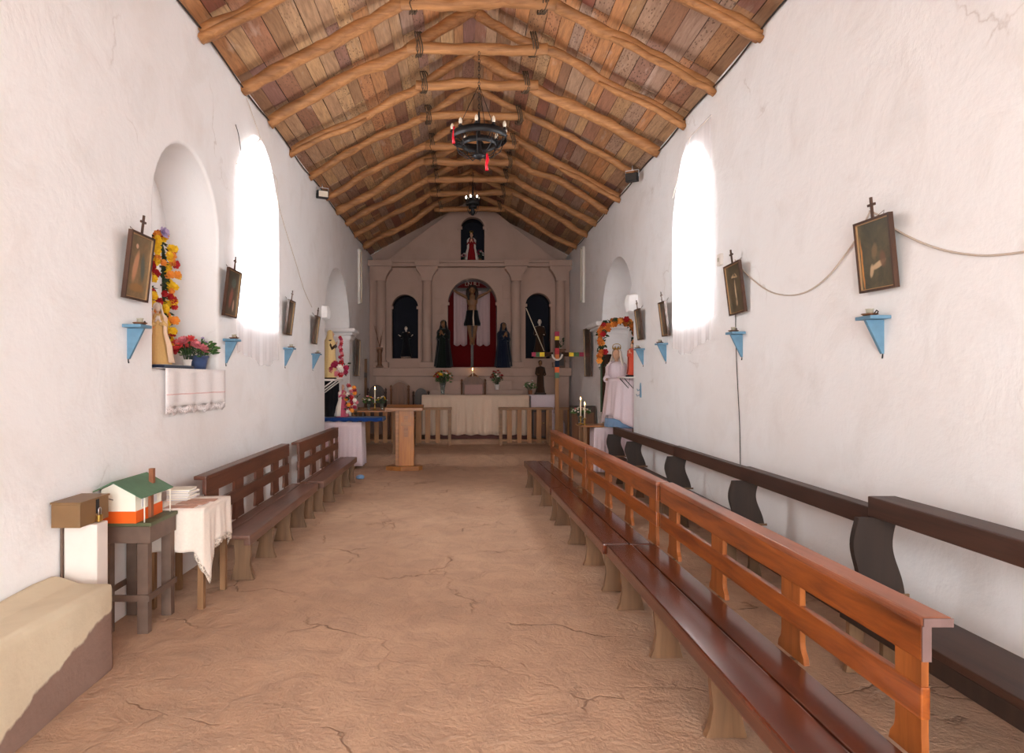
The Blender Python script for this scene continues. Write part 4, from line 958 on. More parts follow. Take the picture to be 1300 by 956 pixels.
# ------------------------------------------------------------------ left chapel
def small_table(label, x0, x1, y0, y1, z, zt2, top, inset=.0):
    t = thing('side_table', label, 'table', ((x0 + x1) / 2, y0, z)); hw_ = (x1 - x0) / 2
    MB().box(-hw_, hw_, 0, y1 - y0, zt2 - .03 - z, zt2 - z, bev=.004).build('tabletop', M[top], t)
    for x in (-hw_ + .05, hw_ - .11 - inset):
        for yy in (.05, y1 - y0 - .11): MB().box(x, x + .06, yy, yy + .06, 0, zt2 - .031 - z).build('leg', M['tabw'], t)
    return t
small_table('table with a blue covered top in the left side chapel, overhanging the aisle', -2.78, -1.50, 11.95, 12.44, 0, .93, 'tabw', inset=.42)
mb = MB(); mb.grid(lambda u, v: Vector((-2.79 + 1.31 * u, 11.94 + .51 * v, .937 + .002 * math.sin(20 * u))), 20, 6); skirt(mb, [(-2.79, 11.94), (-1.478, 11.94), (-1.478, 12.45)], .937, lambda u: .065 + .008 * math.sin(60 * u), .004, 12, nv=3)
tag(mb.build('tablecloth', M['bluec'], None, thick=.003), 'blue cloth laid over the left side chapel table', 'tablecloth')
mb = MB(); skirt(mb, [(-2.78, 11.925), (-1.86, 11.925), (-1.86, 12.40)], .86, lambda u: .72 + .08 * (u > .5), .012, 7, nv=8, seed=3)
tag(mb.build('table_skirt', M['pinkcloth'], None, thick=.003), 'whitish cloth skirt hanging below the blue tabletop on the left', 'tablecloth')
small_table('plain brown wooden table behind the blue-covered one, carrying the lit candle on the left', -2.25, -1.28, 12.85, 13.35, Z1, fZ(521, 13.0), 'lecth')
zz1 = fZ(521, 13.0) + .003
candle('tall lit white candle on the brown table at the left, its holder among greenery', (fX(475.5, 13.0), 13.05, zz1), .14, .27)
bouquet('small bunch of yellowish flowers left of the lit candle', 'flowers', (fX(468, 13.1), 13.12, zz1), 'glass', .14, .16, ['fy', 'fw', 'fp'], 12, .022, 'leaf', vh=.12, vr=.04, nl_=40)
bouquet('small bunch of pale flowers right of the lit candle', 'flowers', (fX(484.5, 13.1), 13.16, zz1), 'glass', .11, .15, ['fw', 'fy'], 10, .022, 'leaf', vh=.12, vr=.04, nl_=30)
t = thing('wall_shelf', 'white wooden shelf on slanting brackets, carrying the cream-robed statue', 'shelf', (XL, 11.5, 0)); MB().box(-.3, .16, -.35, .5, 1.62, 1.645, bev=.003).build('shelf_board', M['wplastic'], t)
for yy in (-.28, .1, .42): MB().tube([(-.26, yy, 1.33), (.12, yy, 1.615)], .012, 6).build('bracket', M['wplastic'], t)
saint('statue', 'statue in a long cream mantle, on the white shelf of the left side chapel', (-2.36, 11.62, 1.648), 1.7, .86, 'brownc', mantle='cream', veil='cream', skin='skin', pose='pray', wide=1.05)
t = thing('flower_garland', 'cascade of crimson and pink roses down the side of the cream-robed statue', 'garland', (-2.2, 11.6, 1.648)); random.seed(5)
for i in range(14): bloom(t, ['fm', 'fr', 'fp'][i % 3], (.03 + random.uniform(-.02, .02), random.uniform(-.03, .03), .28 + .035 * i), (.5, -1, .2), .032)
for i in range(24):
    a = random.uniform(0, 2 * PI); q = random.random() ** .5; bloom(t, ['fm', 'fp', 'fr', 'fm', 'fp', 'fw'][i % 6], (-.0 + .15 * q * math.cos(a), -.08 + random.uniform(-.05, .03), .16 + .14 * q * math.sin(a)), (.4, -1, .3), .05)
leaves(t, [((random.uniform(-.15, .15), -.03, random.uniform(.04, .3)), (random.uniform(-1, 1), -.5, .3)) for _ in range(20)], .08, 'leafd')
saint('statue', 'small pink and white dressed statue among flowers on the blue table, under the white shelf', (-2.24, 12.15, .942), .6, .60, 'pinkc', mantle='cloth', veil='pinkcloth', skin='skin', pose='pray', wide=1.2)
t = thing('flower_garland', 'pink and white flowers heaped around the small dressed statue on the blue table', 'garland', (-2.08, 12.1, .942))
for i in range(26): bloom(t, ['fp', 'fm', 'fw', 'fo', 'fr'][i % 5], (random.uniform(-.16, .14) * (1 - i / 40), random.uniform(-.04, .04), .06 + .021 * i), (.4, -1, .3), .04)
leaves(t, [((random.uniform(-.15, .15), .0, random.uniform(.04, .4)), (random.uniform(-1, 1), -.5, .3)) for _ in range(26)], .08, 'leafd')
# ------------------------------------------------------------------ right chapel
small_table('wooden table in the right side chapel, its left end carrying two lit candles', 2.02, 2.98, 11.2, 11.75, 0, .85, 'lecth')
mb = MB(); skirt(mb, [(2.25, 11.6), (2.25, 11.19), (2.9, 11.19)], .815, lambda u: .76, .014, 7, nv=8, seed=4)
tag(mb.build('table_skirt', M['pinkcloth'], None, thick=.003), 'white cloth skirt under the table in the right side chapel', 'tablecloth')
candle('taller lit candle on the left end of the right chapel table', (fX(738, 11.45), 11.52, .853), .14, .28, 'lit candles on the right chapel table')
candle('shorter lit candle on the left end of the right chapel table, nearer the statues', (fX(742.5, 11.3), 11.32, .853), .12, .22, 'lit candles on the right chapel table')
bouquet('glass jar of small pink and white flowers beside the two lit candles', 'flowers', (2.10, 11.68, .853), 'glass', .17, .13, ['fp', 'fw', 'fw'], 30, .018, 'leaf', vh=.16, vr=.07, nl_=60)
saint('statue', 'large crowned statue in a pinkish white robe, under the orange flower arch on the right', (2.70, 11.50, .853), -.5, 1.32, 'pinkcloth', mantle='pinkcloth', veil='cloth', skin='skin', pose='hold', crown='brass', wide=.95)
t = thing('flower_arch', 'arch of orange and yellow flowers around the large statue in the right chapel', 'flower arch', (2.75, 11.78, .853))
A = []
for i in range(78):
    q = i / 77
    if q < .35: p = (-.26, .0, .2 + (1.36) * (q / .35))
    elif q < .75: a = PI - PI * (q - .35) / .4; p = (.05 + .31 * math.cos(a), 0, 1.56 + .28 * math.sin(a))
    else: p = (.36, 0, 1.56 - .7 * (q - .75) / .25)
    A.append(p); 
    if p[2] > 1.15: bloom(t, ['fob', 'fo', 'fob', 'fob', 'fr', 'leafd'][i % 6], (p[0] + random.uniform(-.05, .05), -.05 + random.uniform(-.05, .03), p[2] + random.uniform(-.04, .04)), (-.3 + random.uniform(-.3, .3), -1, random.uniform(-.3, .5)), .055)
MB().tube(A, .018, 8).build('hoop', M['leafd'], t)
leaves(t, [((p[0] + random.uniform(-.06, .06), -.02, p[2]), (random.uniform(-1, 1), -.6, random.uniform(-1, 1))) for p in A for _ in range(3) if p[2] > 1.0], .085, 'leafd')
t = thing('wall_shelf', 'small white wall shelf on a wire bracket, carrying the red-robed statue', 'shelf', (XR, 10.4, 0)); MB().box(-.16, .30, -.16, .3, 1.66, 1.68, bev=.003).build('shelf_board', M['wplastic'], t)
for yy in (-.1, .2): MB().tube([(-.14, yy, 1.655), (-.0, yy, 1.5), (.02, yy, 1.655)], .008, 6).build('bracket', M['iron'], t)
saint('statue', 'small statue in an orange-red robe on the little white wall shelf at right', (2.70, 10.44, 1.683), -.9, .54, 'orred', mantle='orred', skin='skin', pose='pray', base='iron', wide=.8)
mb = MB(); skirt(mb, [(2.50, 11.3), (2.47, 11.0), (2.62, 10.62), (2.95, 10.52)], 1.66, lambda u: .72 - .1 * math.sin(u * 5), .03, 3, nv=12, seed=5)
dc = mb.build('draped_cloth', M['pinkcloth'], None, thick=.004); tag(dc, 'long pinkish white cloth draped from the small shelf beside the large statue', 'cloth')
mb = MB(); skirt(mb, [(2.42, 11.15), (2.44, 10.95), (2.58, 10.78), (2.9, 10.66)], .99, lambda u: .15, .012, 3, nv=5, seed=6)
mb2 = mb.build('hanging_cloth', M['lav'], None, thick=.004); tag(mb2, 'pale blue cloth band hanging below the long pinkish drape', 'cloth')
t = thing('wall_hook', 'small blue painted wall bracket low on the right wall, below the farthest blue shelf', 'bracket', (XR, 9.85, 1.37)); MB().prism([(-.03, .0), (.03, .0), (.02, .17), (.0, .22), (-.02, .15)], 'x', -.015, -.0).build('plate', M['blue'], t); MB().tube([(-.016, 0, .12), (-.05, 0, .1), (-.06, 0, .13)], .006, 6).build('hook', M['blue'], t); MB().tube([(-.016, 0, .04), (-.06, 0, .02), (-.07, 0, .05)], .006, 6).build('hook', M['blue'], t)

# ------------------------------------------------------------------ left niche by the window
saint('statue', 'small statue in a gold dress and peach mantle, in the arched left wall niche', (-2.58, 5.52, 1.77), .5, .52, 'gold', mantle='peach', veil='cloth', skin='skinw', pose='pray', wide=1.2)
t = thing('flower_arch', 'arch of yellow, red and orange artificial roses behind the statue in the left niche', 'flower arch', (-2.70, 5.72, 1.735)); random.seed(9)
A = []
for i in range(98):
    q = i / 97
    if q < .5: p = (0, .17, .16 + .86 * q / .5)
    elif q < .64: a = PI * (q - .5) / .14; p = (0, .17 * math.cos(a), 1.02 + .14 * math.sin(a))
    else: p = (0, -.17, 1.02 - .8 * (q - .64) / .36)
    A.append(p)
    bloom(t, random.choice(['fy', 'fy', 'fo', 'fr', 'fy', 'fr', 'fo']), (random.uniform(.0, .1), p[1] + random.uniform(-.09, .10), p[2] + random.uniform(-.03, .03)), (.8, -.7 + random.uniform(-.4, .4), random.uniform(-.4, .5)), random.uniform(.030, .042))
MB().tube(A, .015, 8).build('hoop', M['leafd'], t)
leaves(t, [((.0, p[1] + random.uniform(-.08, .08), p[2]), (1, random.uniform(-1, 1), random.uniform(-1, 1))) for p in A for _ in range(2)], .06, 'leafd')
bloom(t, 'fl', (.1, -.05, 1.18), (1, -.3, .3), .05)
t = thing('folded_cloth', 'folded dark blue cloth lying on the sill of the left niche', 'cloth', (-2.52, 5.50, 1.735)); mb = MB(); mb.box(-.14, .14, -.3, .3, 0, .03, bev=.012); mb.jitter(.006, 9); mb.build('folded_layer', M['navy'], t); MB().box(-.10, .10, -.2, .12, .0305, .034).build('white_doily', M['cloth'], t)
bouquet('coral lily blooms with broad leaves between the gold statue and the blue pot', 'flowers', (-2.50, 5.92, 1.735), 'wpot', .13, .19, ['fc', 'fc', 'fp'], 9, .055, 'leaf', vh=.09, vr=.04, nl_=30)
bouquet('blue glazed pot of leafy sprigs with small purple buds, on the left niche sill', 'plant', (-2.48, 6.13, 1.735), 'pot', .17, .16, ['fl', 'fp', 'fw'], 10, .018, 'leaf', vh=.13, vr=.085, nl_=120, name='potted_plant')
mb = MB(); mb.grid(lambda u, v: Vector((XL + .006 - .12 * (1 - v) + .006 * math.sin(u * 22), 5.12 + 1.28 * u, 1.737)) if v < .999 else Vector((XL + .03 + .006 * math.sin(u * 22), 5.12 + 1.28 * u, 1.735)), 30, 3)
mb.grid(lambda u, v: Vector((XL + .03 + .006 * math.sin(u * 22) * (1 + v), 5.12 + 1.28 * u, 1.735 - (.31 + .01 * math.sin(u * 40)) * v)), 30, 8)
cc = mb.build('sill_cloth', M['wallcloth'], None, thick=.003); tag(cc, 'white cloth with a faint pink stripe hanging over the sill of the left niche', 'cloth')
MB().grid(lambda u, v: Vector((XL + .034 + .006 * math.sin(u * 22) * 1.6, 5.13 + 1.26 * u, 1.53 - .010 * v)), 30, 1).build('pink_stripe', M['palepink'], cc, thick=.002)
MB().grid(lambda u, v: Vector((XL + .031 + .006 * math.sin(u * 22) * 2, 5.12 + 1.28 * u, 1.425 + .01 * math.sin(u * 40) - .05 * v - .012 * v * abs(math.sin(u * 50)))), 90, 2).build('lace_hem', M['wlace'], cc, thick=.001)

# ------------------------------------------------------------------ stations of the cross, blue shelves, holders
def canvas(name, bgc, blobs):
    m, nt, b = newmat(name); tc = nt.nodes.new('ShaderNodeTexCoord'); v = tc.outputs['Object']
    no = nd(nt, 'ShaderNodeTexNoise', Scale=9.0, Detail=4.0); nt.links.new(v, no.inputs['Vector'])
    va = nt.nodes.new('ShaderNodeVectorMath'); va.operation = 'MULTIPLY_ADD'; va.inputs[1].default_value = (.03, .0, .03); nt.links.new(no.outputs['Color'], va.inputs[0]); nt.links.new(v, va.inputs[2])
    c = ramp(nt, noise_t(nt, v, 7, 5, .6, .6), [(.3, lin(bgc[0])), (.7, lin(bgc[1]))])
    for (u, w_, ru, rw, ang, col) in blobs:
        mp = nt.nodes.new('ShaderNodeMapping'); mp.vector_type = 'TEXTURE'; mp.inputs['Location'].default_value = (u + .015, 0, w_ + .015); mp.inputs['Rotation'].default_value = (0, ang, 0); mp.inputs['Scale'].default_value = (ru, 1e3, rw)
        nt.links.new(va.outputs[0], mp.inputs[0]); ln_ = nt.nodes.new('ShaderNodeVectorMath'); ln_.operation = 'LENGTH'; nt.links.new(mp.outputs[0], ln_.inputs[0])
        c = mixc(nt, ramp(nt, ln_.outputs['Value'], [(.6, (.9, .9, .9, 1)), (1.0, (0, 0, 0, 1))]), c, lin(col))
    nt.links.new(c, b.inputs['Base Color']); b.inputs['Roughness'].default_value = .35; b.inputs['Coat Weight'].default_value = .3; return m
def station(label, y, side, cz, cvm, w=.34, h=.46, tilt=.055, sk=0.0, cross=True):
    """framed picture hung on a side wall, leaning out at the top"""
    x = XL if side < 0 else XR; rz = PI / 2 if side < 0 else -PI / 2; y *= .976; cz = CAMZ + (cz - CAMZ) * .98
    t = thing('framed_picture', label, 'picture', (x, y, cz), rz, 'framed devotional pictures on the side walls')
    R = Matrix.Rotation(math.atan2(tilt, h), 4, 'X') @ Matrix.Rotation(sk, 4, 'Y')
    R = Matrix.Translation((0, -.022, 0)) @ Matrix.Translation((0, 0, -h / 2)) @ R @ Matrix.Translation((0, 0, h / 2))
    def put(mb, n, m_):
        for v in mb.bm.verts: v.co = R @ v.co
        return mb.build(n, m_, t)
    f = MB(); b = .015; hw_, hh_ = w / 2, h / 2
    for P in ([(-hw_, -hh_), (hw_, -hh_), (hw_ - b, -hh_ + b), (-hw_ + b, -hh_ + b)], [(-hw_, hh_), (hw_, hh_), (hw_ - b, hh_ - b), (-hw_ + b, hh_ - b)], [(-hw_, -hh_), (-hw_, hh_), (-hw_ + b, hh_ - b), (-hw_ + b, -hh_ + b)], [(hw_, -hh_), (hw_, hh_), (hw_ - b, hh_ - b), (hw_ - b, -hh_ + b)]):
        f.prism(P, 'y', -.03, .0)
    put(f, 'frame', M['frame'])
    g = MB(); b2 = .021
    for x0, x1, z0, z1 in ((-hw_ + b, hw_ - b, -hh_ + b, -hh_ + b2), (-hw_ + b, hw_ - b, hh_ - b2, hh_ - b), (-hw_ + b, -hw_ + b2, -hh_ + b2, hh_ - b2), (hw_ - b2, hw_ - b, -hh_ + b2, hh_ - b2)): g.box(x0, x1, -.024, -.010, z0, z1)
    put(g, 'inner_moulding', M['framei'])
    cm = MB(); cm.box(-hw_ + b2, hw_ - b2, -.014, -.008, -hh_ + b2, hh_ - b2); o = put(cm, 'canvas', cvm)
    if cross:
        c = MB(); z = hh_ + .002; c.box(-.008, .008, -.016, -.004, z, z + .13); c.box(-.035, .035, -.016, -.004, z + .075, z + .09); put(c, 'wooden_cross', M['frame'])
    MB().tube([(-hw_ * .35, -.05, hh_ - .01), (0, -.004, hh_ + .05), (hw_ * .35, -.05, hh_ - .01)], .0015, 5).build('hanging_cord', M['rope'], t)
    return t
cvs = [canvas('painting_brown_figures', ((96, 84, 58), (150, 118, 82)), [(-.04, .0, .04, .13, .2, (196, 140, 104)), (.06, .0, .035, .12, -.1, (84, 92, 84)), (0, -.15, .12, .04, 0, (150, 108, 60)), (-.05, .14, .02, .02, 0, (216, 170, 140))]),
       canvas('painting_dark_green', ((52, 56, 48), (104, 84, 64)), [(-.02, -.05, .05, .12, .2, (150, 90, 76)), (.06, -.12, .03, .07, 0, (206, 170, 150)), (.02, .1, .08, .06, 0, (92, 104, 96))]),
       canvas('painting_dusky', ((60, 52, 44), (104, 88, 72)), [(0, .02, .04, .12, 0, (140, 104, 84)), (.03, -.1, .05, .05, .4, (112, 88, 66))]),
       canvas('painting_faded', ((78, 70, 56), (120, 104, 84)), [(0, .02, .05, .1, 0, (150, 128, 104)), (-.03, -.12, .07, .03, .1, (92, 66, 50))]),
       canvas('painting_pale_reclining_figure', ((56, 58, 46), (104, 92, 66)), [(.02, -.07, .09, .022, -.25, (206, 176, 140)), (-.05, -.1, .022, .05, .3, (200, 170, 134)), (.0, .02, .035, .06, .3, (128, 104, 76)), (.07, -.04, .035, .06, 0, (118, 84, 62)), (-.14, -.05, .012, .2, 0, (196, 130, 60))]),
       canvas('painting_crucified_figure', ((66, 62, 48), (108, 92, 68)), [(.0, -.02, .016, .11, 0, (206, 180, 146)), (0, .11, .075, .01, .15, (190, 160, 124)), (-.04, .12, .04, .01, -.6, (196, 166, 130)), (.04, .12, .04, .01, .6, (196, 166, 130)), (0, -.14, .02, .04, 0, (180, 150, 120))])]
station('picture of two robed figures, on the left wall just before the flower niche', 4.74, -1, 2.46, cvs[0], .33, .47)
station('greenish framed picture on the left wall between the flower niche and the bright window', 6.66, -1, 2.52, cvs[1], .36, .47)
station('narrow-looking framed picture just past the left window', 8.87, -1, 2.48, cvs[2], .31, .46)
station('framed picture on the left wall, beside the side chapel with the cream-robed statue', 10.45, -1, 2.43, cvs[3], .28, .44)
station('picture of a pale reclining figure, nearest the camera on the right wall', 4.26, 1, 2.46, cvs[4], .36, .46, tilt=.05, sk=.02)
station('picture of a crucified figure, on the right wall beside the bright window', 6.44, 1, 2.54, cvs[5], .36, .49, sk=-.03)
station('framed picture on the right wall just beyond the bright window', 8.73, 1, 2.45, cvs[2], .27, .45)
station('framed picture on the right wall nearest the side chapel with the red-robed statue', 9.97, 1, 2.48, cvs[3], .27, .46)
station('large dark picture without a cross on the right wall beyond the side chapel', 14.15, 1, 2.22, cvs[2], .75, 1.02, tilt=.03, cross=False)
station('tall dark picture without a cross on the left wall beyond the side chapel', 14.6, -1, 2.12, cvs[1], .62, .80, tilt=.03, cross=False)
def bshelf(lab1, lab2, y, side, z, w=.165):
    x = XL if side < 0 else XR; rz = PI / 2 if side < 0 else -PI / 2; y *= .975
    t = thing('wall_shelf', lab1, 'shelf', (x, y, z), rz, 'small blue wall shelves under the pictures')
    MB().box(-w / 2, w / 2, -.13, 0, -.022, 0, bev=.003).build('shelf_board', M['blue'], t)
    MB().prism([(-.118, -.024), (0, -.024), (0, -.24), (-.012, -.24)], 'x', -.012, .012).build('bracket', M['blue'], t)
    MB().tube([(0, -.0, -.235), (0, -.006, -.27)], .005, 5).build('nail', M['iron'], t)
    h = thing('candle_holder', lab2, 'candle holder', (x + (.085 if side < 0 else -.085), y, z + .001), rz, 'small candle holders on the blue wall shelves')
    MB().lathe([(.001, .002), (.035, .002), (.05, .012), (.048, .015), (.034, .005), (.001, .005)], (0, 0, 0), 18).build('saucer', M['chair'], h)
    MB().lathe([(.02, .0055), (.022, .04), (.026, .045), (.018, .045), (.016, .01)], (0, 0, 0), 14).build('cup', M['ceram'], h)
    MB().tube([(.045, 0, .012), (.07, .0, .03), (.085, 0, .02), (.075, 0, .008)], .004, 6).build('handle', M['iron'], h)
W = [('left wall, before the flower niche', 4.72, -1, 2.03), ('left wall, between niche and window', 6.66, -1, 2.045), ('left wall, just past the left window', 8.87, -1, 2.06), ('left wall, nearest the left side chapel', 10.5, -1, 2.045), ('right wall, below the reclining figure picture', 4.28, 1, 2.05), ('right wall, below the crucified figure picture', 6.44, 1, 2.10), ('right wall, just beyond the window', 8.85, 1, 2.12), ('right wall, nearest the right side chapel', 9.97, 1, 2.10)]
for a, y, s_, z in W: bshelf('small sky-blue bracket shelf on the ' + a, 'small candle holder on the blue shelf of the ' + a, y, s_, z)

# ------------------------------------------------------------------ curtains, cables, lamps
for side, y0, y1, zt3, zb3, lab in ((-1, 6.68, 8.17, 4.34, 1.86, 'sheer white curtain covering the bright arched window on the left wall'), (1, 6.94, 8.20, 4.42, 2.0, 'sheer white curtain covering the bright arched window on the right wall')):
    x = (XL + .05) if side < 0 else (XR - .05)
    def fn(u, v, x=x, side=side, y0=y0, y1=y1, zt3=zt3, zb3=zb3):
        y = y0 + (y1 - y0) * u; um = u
        top = zt3 + .04 - ((.62 * abs(2 * u - 1) ** 2.4) if side < 0 else .80 * max(0, (2 * u - 1)) ** 2.2)
        z = top + (zb3 + .06 * math.sin(u * 6 + 1) + .015 * math.sin(u * 23) - top) * v
        return Vector((x - side * (.2 + .8 * v) * (.009 * math.sin(u * 34) + .004 * math.sin(u * 71)), y + .01 * math.sin(v * 5 + u * 6), z))
    t = thing('window_curtain', lab, 'curtain', (0, 0, 0)); mb = MB(); mb.grid(fn, 120, 26); mb.build('curtain_cloth', M['sheer'], t)
    MB().tube([(x, y0 - .02, zt3 + .0 - (.5 if side < 0 else -.02)), (x, (y0 + y1) / 2, zt3 + .03), (x, y1 + .02, zt3 - .5)], .004, 6).build('string', M['cable'], t)
def cable(label, pts, r, mat='cable'):
    P = [Vector(p) for p in pts]; Q = []
    for i in range(len(P) - 1):
        p0, p1, p2, p3 = P[max(i - 1, 0)], P[i], P[i + 1], P[min(i + 2, len(P) - 1)]
        for k_ in range(5):
            q = k_ / 5; Q.append(.5 * (2 * p1 + (p2 - p0) * q + (2 * p0 - 5 * p1 + 4 * p2 - p3) * q * q + (3 * p1 - p0 - 3 * p2 + p3) * q ** 3))
    o = MB().tube(Q + [P[-1]], r, 6).build('cable', M[mat], None); return tag(o, label, 'cable')
def sag(a, b, d, n=16):
    a = Vector(a); b = Vector(b); return [a.lerp(b, i / n) - Vector((0, 0, d * 4 * (i / n) * (1 - i / n))) for i in range(n + 1)]
xr = XR - .012
def onR(px, py, x=xr): d = F * x / (px - VX); return (x, d, fZ(py, d))
def onL(px, py, x=XL + .012): d = F * x / (px - VX); return (x, d, fZ(py, d))
cable('thin grey cord sagging between the two nearest pictures on the right wall', [onR(*p) for p in ((933, 330), (950, 350), (975, 369), (1000, 375), (1025, 370), (1050, 352), (1072, 325), (1090, 298), (1104, 270))], .006)
cable('thin grey cord sagging from the reclining figure picture to the right edge of view', [onR(*p) for p in ((1104, 268), (1118, 275), (1135, 290), (1165, 306), (1200, 318), (1240, 324), (1275, 323), (1330, 315), (1400, 300))], .006)
cable('thin dark wire running down the right wall from the crucified figure picture', [onR(*p) for p in ((934, 396), (934, 425), (936, 480), (939, 540), (940, 605))], .004, 'bcable')
cable('black cable running along the top of the right wall under the rafters', [(XR - .02, y, EAVE - .04 - .02 * math.sin(y * 3.1)) for y in [4 + .35 * i for i in range(35)]], .009, 'bcable')
cable('black cable running along the top of the left wall under the rafters', [(XL + .02, y, EAVE - .04 - .02 * math.sin(y * 2.7 + 1)) for y in [4 + .35 * i for i in range(35)]], .009, 'bcable')
cable('thin loose wire hanging down the left wall above and past the window', [onL(*p) for p in ((310, 115), (322, 150), (334, 185), (343, 214), (351, 228), (353, 255), (362, 290), (376, 335), (386, 368), (396, 390))], .004)
cable('short looped wire hanging near the top of the left window', [onL(*p) for p in ((299, 158), (303, 172), (306, 195), (305, 208))], .004, 'bcable')
# small switch box by the right window
t = thing('wall_switch', 'tiny cream switch box between the right window and the crucified figure picture', 'switch', onR(914.5, 330)); MB().box(-.02, .012, -.05, .05, -.06, .06, bev=.004).build('switch_box', M['wplastic'], t); MB().box(-.027, -.021, -.015, .015, -.02, .02, bev=.002).build('toggle', M['ceram'], t)
# fluorescent tubes near the altar
for side, y, lab in ((-1, 14.7, 'unlit upright fluorescent tube on the left wall near the altar'), (1, 14.45, 'unlit upright fluorescent tube on the right wall near the altar')):
    x = XL if side < 0 else XR; t = thing('fluorescent_lamp', lab, 'lamp', (x, y, 3.33)); s_ = -side
    MB().box(min(0, s_ * .05), max(0, s_ * .05), -.04, .04, 0, 1.24, bev=.004).build('batten', M['wplastic'], t); MB().tube([(s_ * .075, 0, .04), (s_ * .075, 0, 1.2)], .014, 10).build('tube', M['bulboff'], t)
    for q in (.02, 1.19): MB().box(min(s_ * .051, s_ * .09), max(s_ * .051, s_ * .09), -.02, .02, q, q + .03).build('end_cap', M['ceram'], t)
# floodlights
for x, y, z, rz, lab in ((XL + .10, 10.5, 4.62, .5, 'black floodlight at the top of the left wall under the rafters'), (XR - .16, 9.75, 4.66, -.5, 'black floodlight at the top of the right wall under the rafters')):
    t = thing('floodlight', lab, 'floodlight', (x, y, z), rz); MB().box(-.09, .09, -.05, .05, -.07, .05, bev=.008).build('housing', M['iron'], t)
    for i in range(5): MB().box(-.085, .085, .051, .07, -.06 + .022 * i, -.053 + .022 * i).build('cooling_fin', M['iron'], t)
    MB().box(-.075, .075, -.058, -.051, -.058, .035, bev=.002).build('lens', M['bulboff'] if x < 0 else M['bcable'], t)
    MB().tube([(-.098, 0, 0), (-.098, 0, .1), (.098, 0, .1), (.098, 0, 0)], .006, 6).build('yoke', M['steel'], t)
    MB().tube([(0, 0, .1), (0, .02, .17)], .008, 6).build('stem', M['steel'], t)
# chandeliers
def chandelier(label, x, y, z, R, ztop, nl_, lit, red):
    t = thing('chandelier', label, 'chandelier', (x, y, z))
    a = [2 * PI * i / 24 for i in range(25)]
    MB().lathe([(R, -.03), (R + .006, -.03), (R + .006, .055), (R, .055), (R, -.03)], seg=40, caps_=False).build('ring', M['iron'], t)
    MB().lathe([(R * .62, -.10), (R * .62 + .006, -.10), (R * .62 + .006, -.03), (R * .62, -.03), (R * .62, -.10)], seg=32, caps_=False).build('ring', M['iron'], t)
    MB().lathe([(.001, -.25), (.03, -.24), (.085 * R / .33, -.21), (.05, -.18), (.03, -.1), (.02, .0), (.012, .3), (.012, .32)], seg=18).build('hub', M['iron'], t)
    bs = 1 if R > .2 else .6
    for i in range(nl_):
        q = 2 * PI * i / nl_ + .2; c, s_ = math.cos(q), math.sin(q)
        mb = MB(); mb.tube([(c * .03, s_ * .03, -.2), (c * R * .45, s_ * R * .45, -.22), (c * R * .8, s_ * R * .8, -.14), (c * R, s_ * R, .02)], .006, 6)
        mb.tube([(c * R * .62, s_ * R * .62, -.06), (c * R * .78, s_ * R * .78, .0), (c * R, s_ * R, -.02)], .006, 6); arm = mb.build('arm', M['iron'], t)
        MB().lathe([(.022, .056), (.03, .064), (.014, .066), (.014, .085)], (c * R, s_ * R, 0), 10).build('candle_cup', M['iron'], arm)
        MB().lathe([(.014 * bs, .086), (.019 * bs, .1), (.022 * bs, .115), (.016 * bs, .10 + .045 * bs), (.001, .10 + .065 * bs)], (c * R, s_ * R, 0), 10).build('bulb', M['bulb'] if lit and i in lit else M['bulboff'], t)
    for i in range(3):
        q = 2 * PI * i / 3 + .7; MB().tube([(math.cos(q) * R, math.sin(q) * R, .05), (math.cos(q) * .01, math.sin(q) * .01, .62)], .004, 5).build('suspension_wire', M['iron'], t)
    mb = MB(); zz_ = .32; n = int((ztop - z - .32) / .045)
    for i in range(n):
        c0 = zz_ + .045 * i + .02; ax = i % 2
        mb.tube([((.011 * math.cos(q), 0) if ax else (0, .011 * math.cos(q)))[0:1] + ((0,) if ax else (.011 * math.cos(q),)) + (c0 + .027 * math.sin(q),) for q in [2 * PI * k_ / 10 for k_ in range(11)]], .0035, 5, cap=False)
    mb.build('chain', M['iron'], t)
    for i, (rx, ry, rz_) in enumerate(red):
        mb = MB(); mb.tube([(rx, ry, rz_), (rx + .008, ry, rz_ - .07), (rx - .006, ry, rz_ - .14), (rx, ry, rz_ - .20)], [.012, .02, .016, .02], 10); mb.build('red_ribbon', M['redtube'], t)
    return t
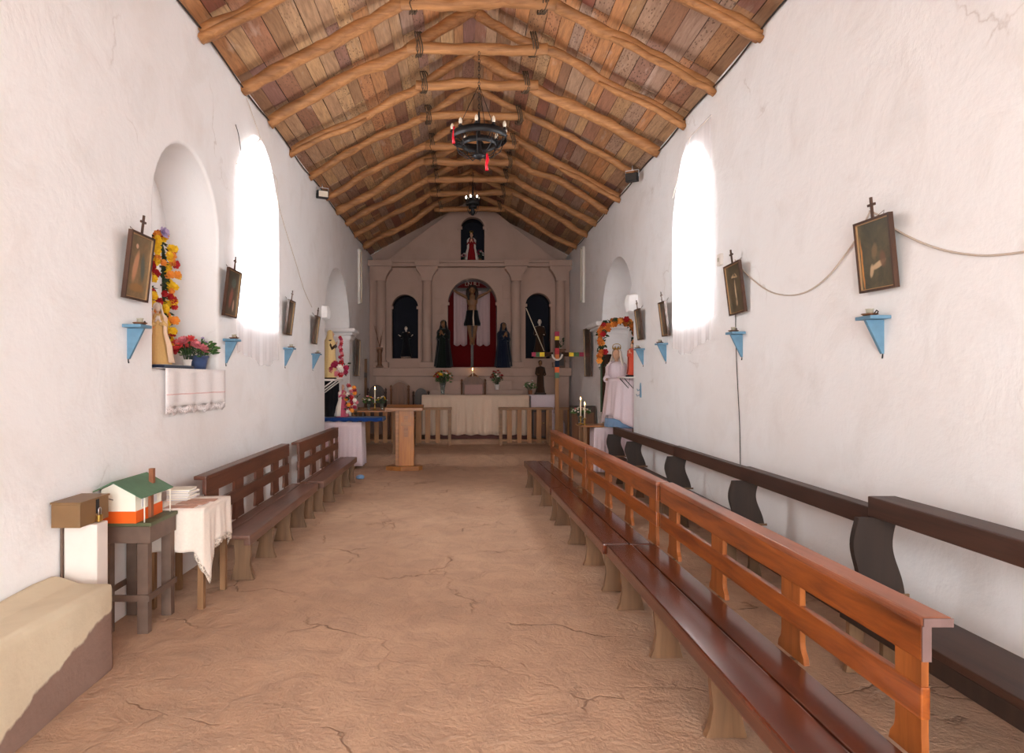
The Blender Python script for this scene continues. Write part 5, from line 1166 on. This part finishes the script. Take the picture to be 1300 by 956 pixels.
chandelier('wrought iron wheel chandelier with white bulbs and two red ribbons, hanging mid-nave', fX(608, 7.85), 7.80, fZ(178, 7.85), .325, 5.60, 10, None, [(-.30, -.12, .10), (.09, -.10, -.21)])
chandelier('small dark chandelier with three lit bulbs, hanging farther down the nave near the altar', fX(600, 13.0), 13.0, fZ(258, 13.0), .13, 5.62, 6, {3, 4, 5}, [])
# small details on the floor and walls
t = thing('blue_rag', 'small scrap of blue cloth on the floor beside the far left bench end', 'rag', (fX(457, 10.75), 10.75, .005)); mb = MB(); mb.ball((0, 0, .03), (.08, .06, .035), 12); mb.jitter(.02, 14); mb.build('rag_cloth', M['lav'], t)
# ------------------------------------------------------------------ light and camera
w = bpy.data.worlds.new('sky'); S.world = w; w.use_nodes = True
bg = w.node_tree.nodes['Background']; bg.inputs[0].default_value = (.95, .985, .985, 1); bg.inputs[1].default_value = 9.0
def portal(name, loc, rot, sx, sy):
    l = bpy.data.lights.new(name, 'AREA'); l.shape = 'RECTANGLE'; l.size = sx; l.size_y = sy; l.cycles.is_portal = True
    o = bpy.data.objects.new(name, l); COL.objects.link(o); o.location = loc; o.rotation_euler = rot
portal('window_portal', (XL - .95, 7.58, 3.3), (0, -PI / 2, 0), 2.3, 1.7)
portal('window_portal', (XR + .95, 7.73, 3.3), (0, PI / 2, 0), 2.3, 1.6)
portal('door_portal', (.1, YF - .55, 1.7), (PI / 2, 0, 0), 2.9, 3.8)
cam = bpy.data.cameras.new('camera'); co = bpy.data.objects.new('camera', cam); COL.objects.link(co); S.camera = co
co.location = (0, 0, CAMZ); co.rotation_euler = (PI / 2, 0, 0); cam.sensor_width = 36; cam.lens = F / 1300 * 36
cam.shift_x = (650 - VX) / 1300; cam.shift_y = (VY - 478) / 1300; cam.clip_start = .05
S.view_settings.view_transform = 'Standard'; S.view_settings.look = 'None'; S.view_settings.gamma = 1; S.view_settings.use_curve_mapping = False
S.view_settings.exposure = 1.19
S.cycles.max_bounces = 14; S.cycles.diffuse_bounces = 8; S.cycles.transmission_bounces = 8; S.cycles.transparent_max_bounces = 12; S.cycles.use_denoising = True; S.cycles.sample_clamp_indirect = 10
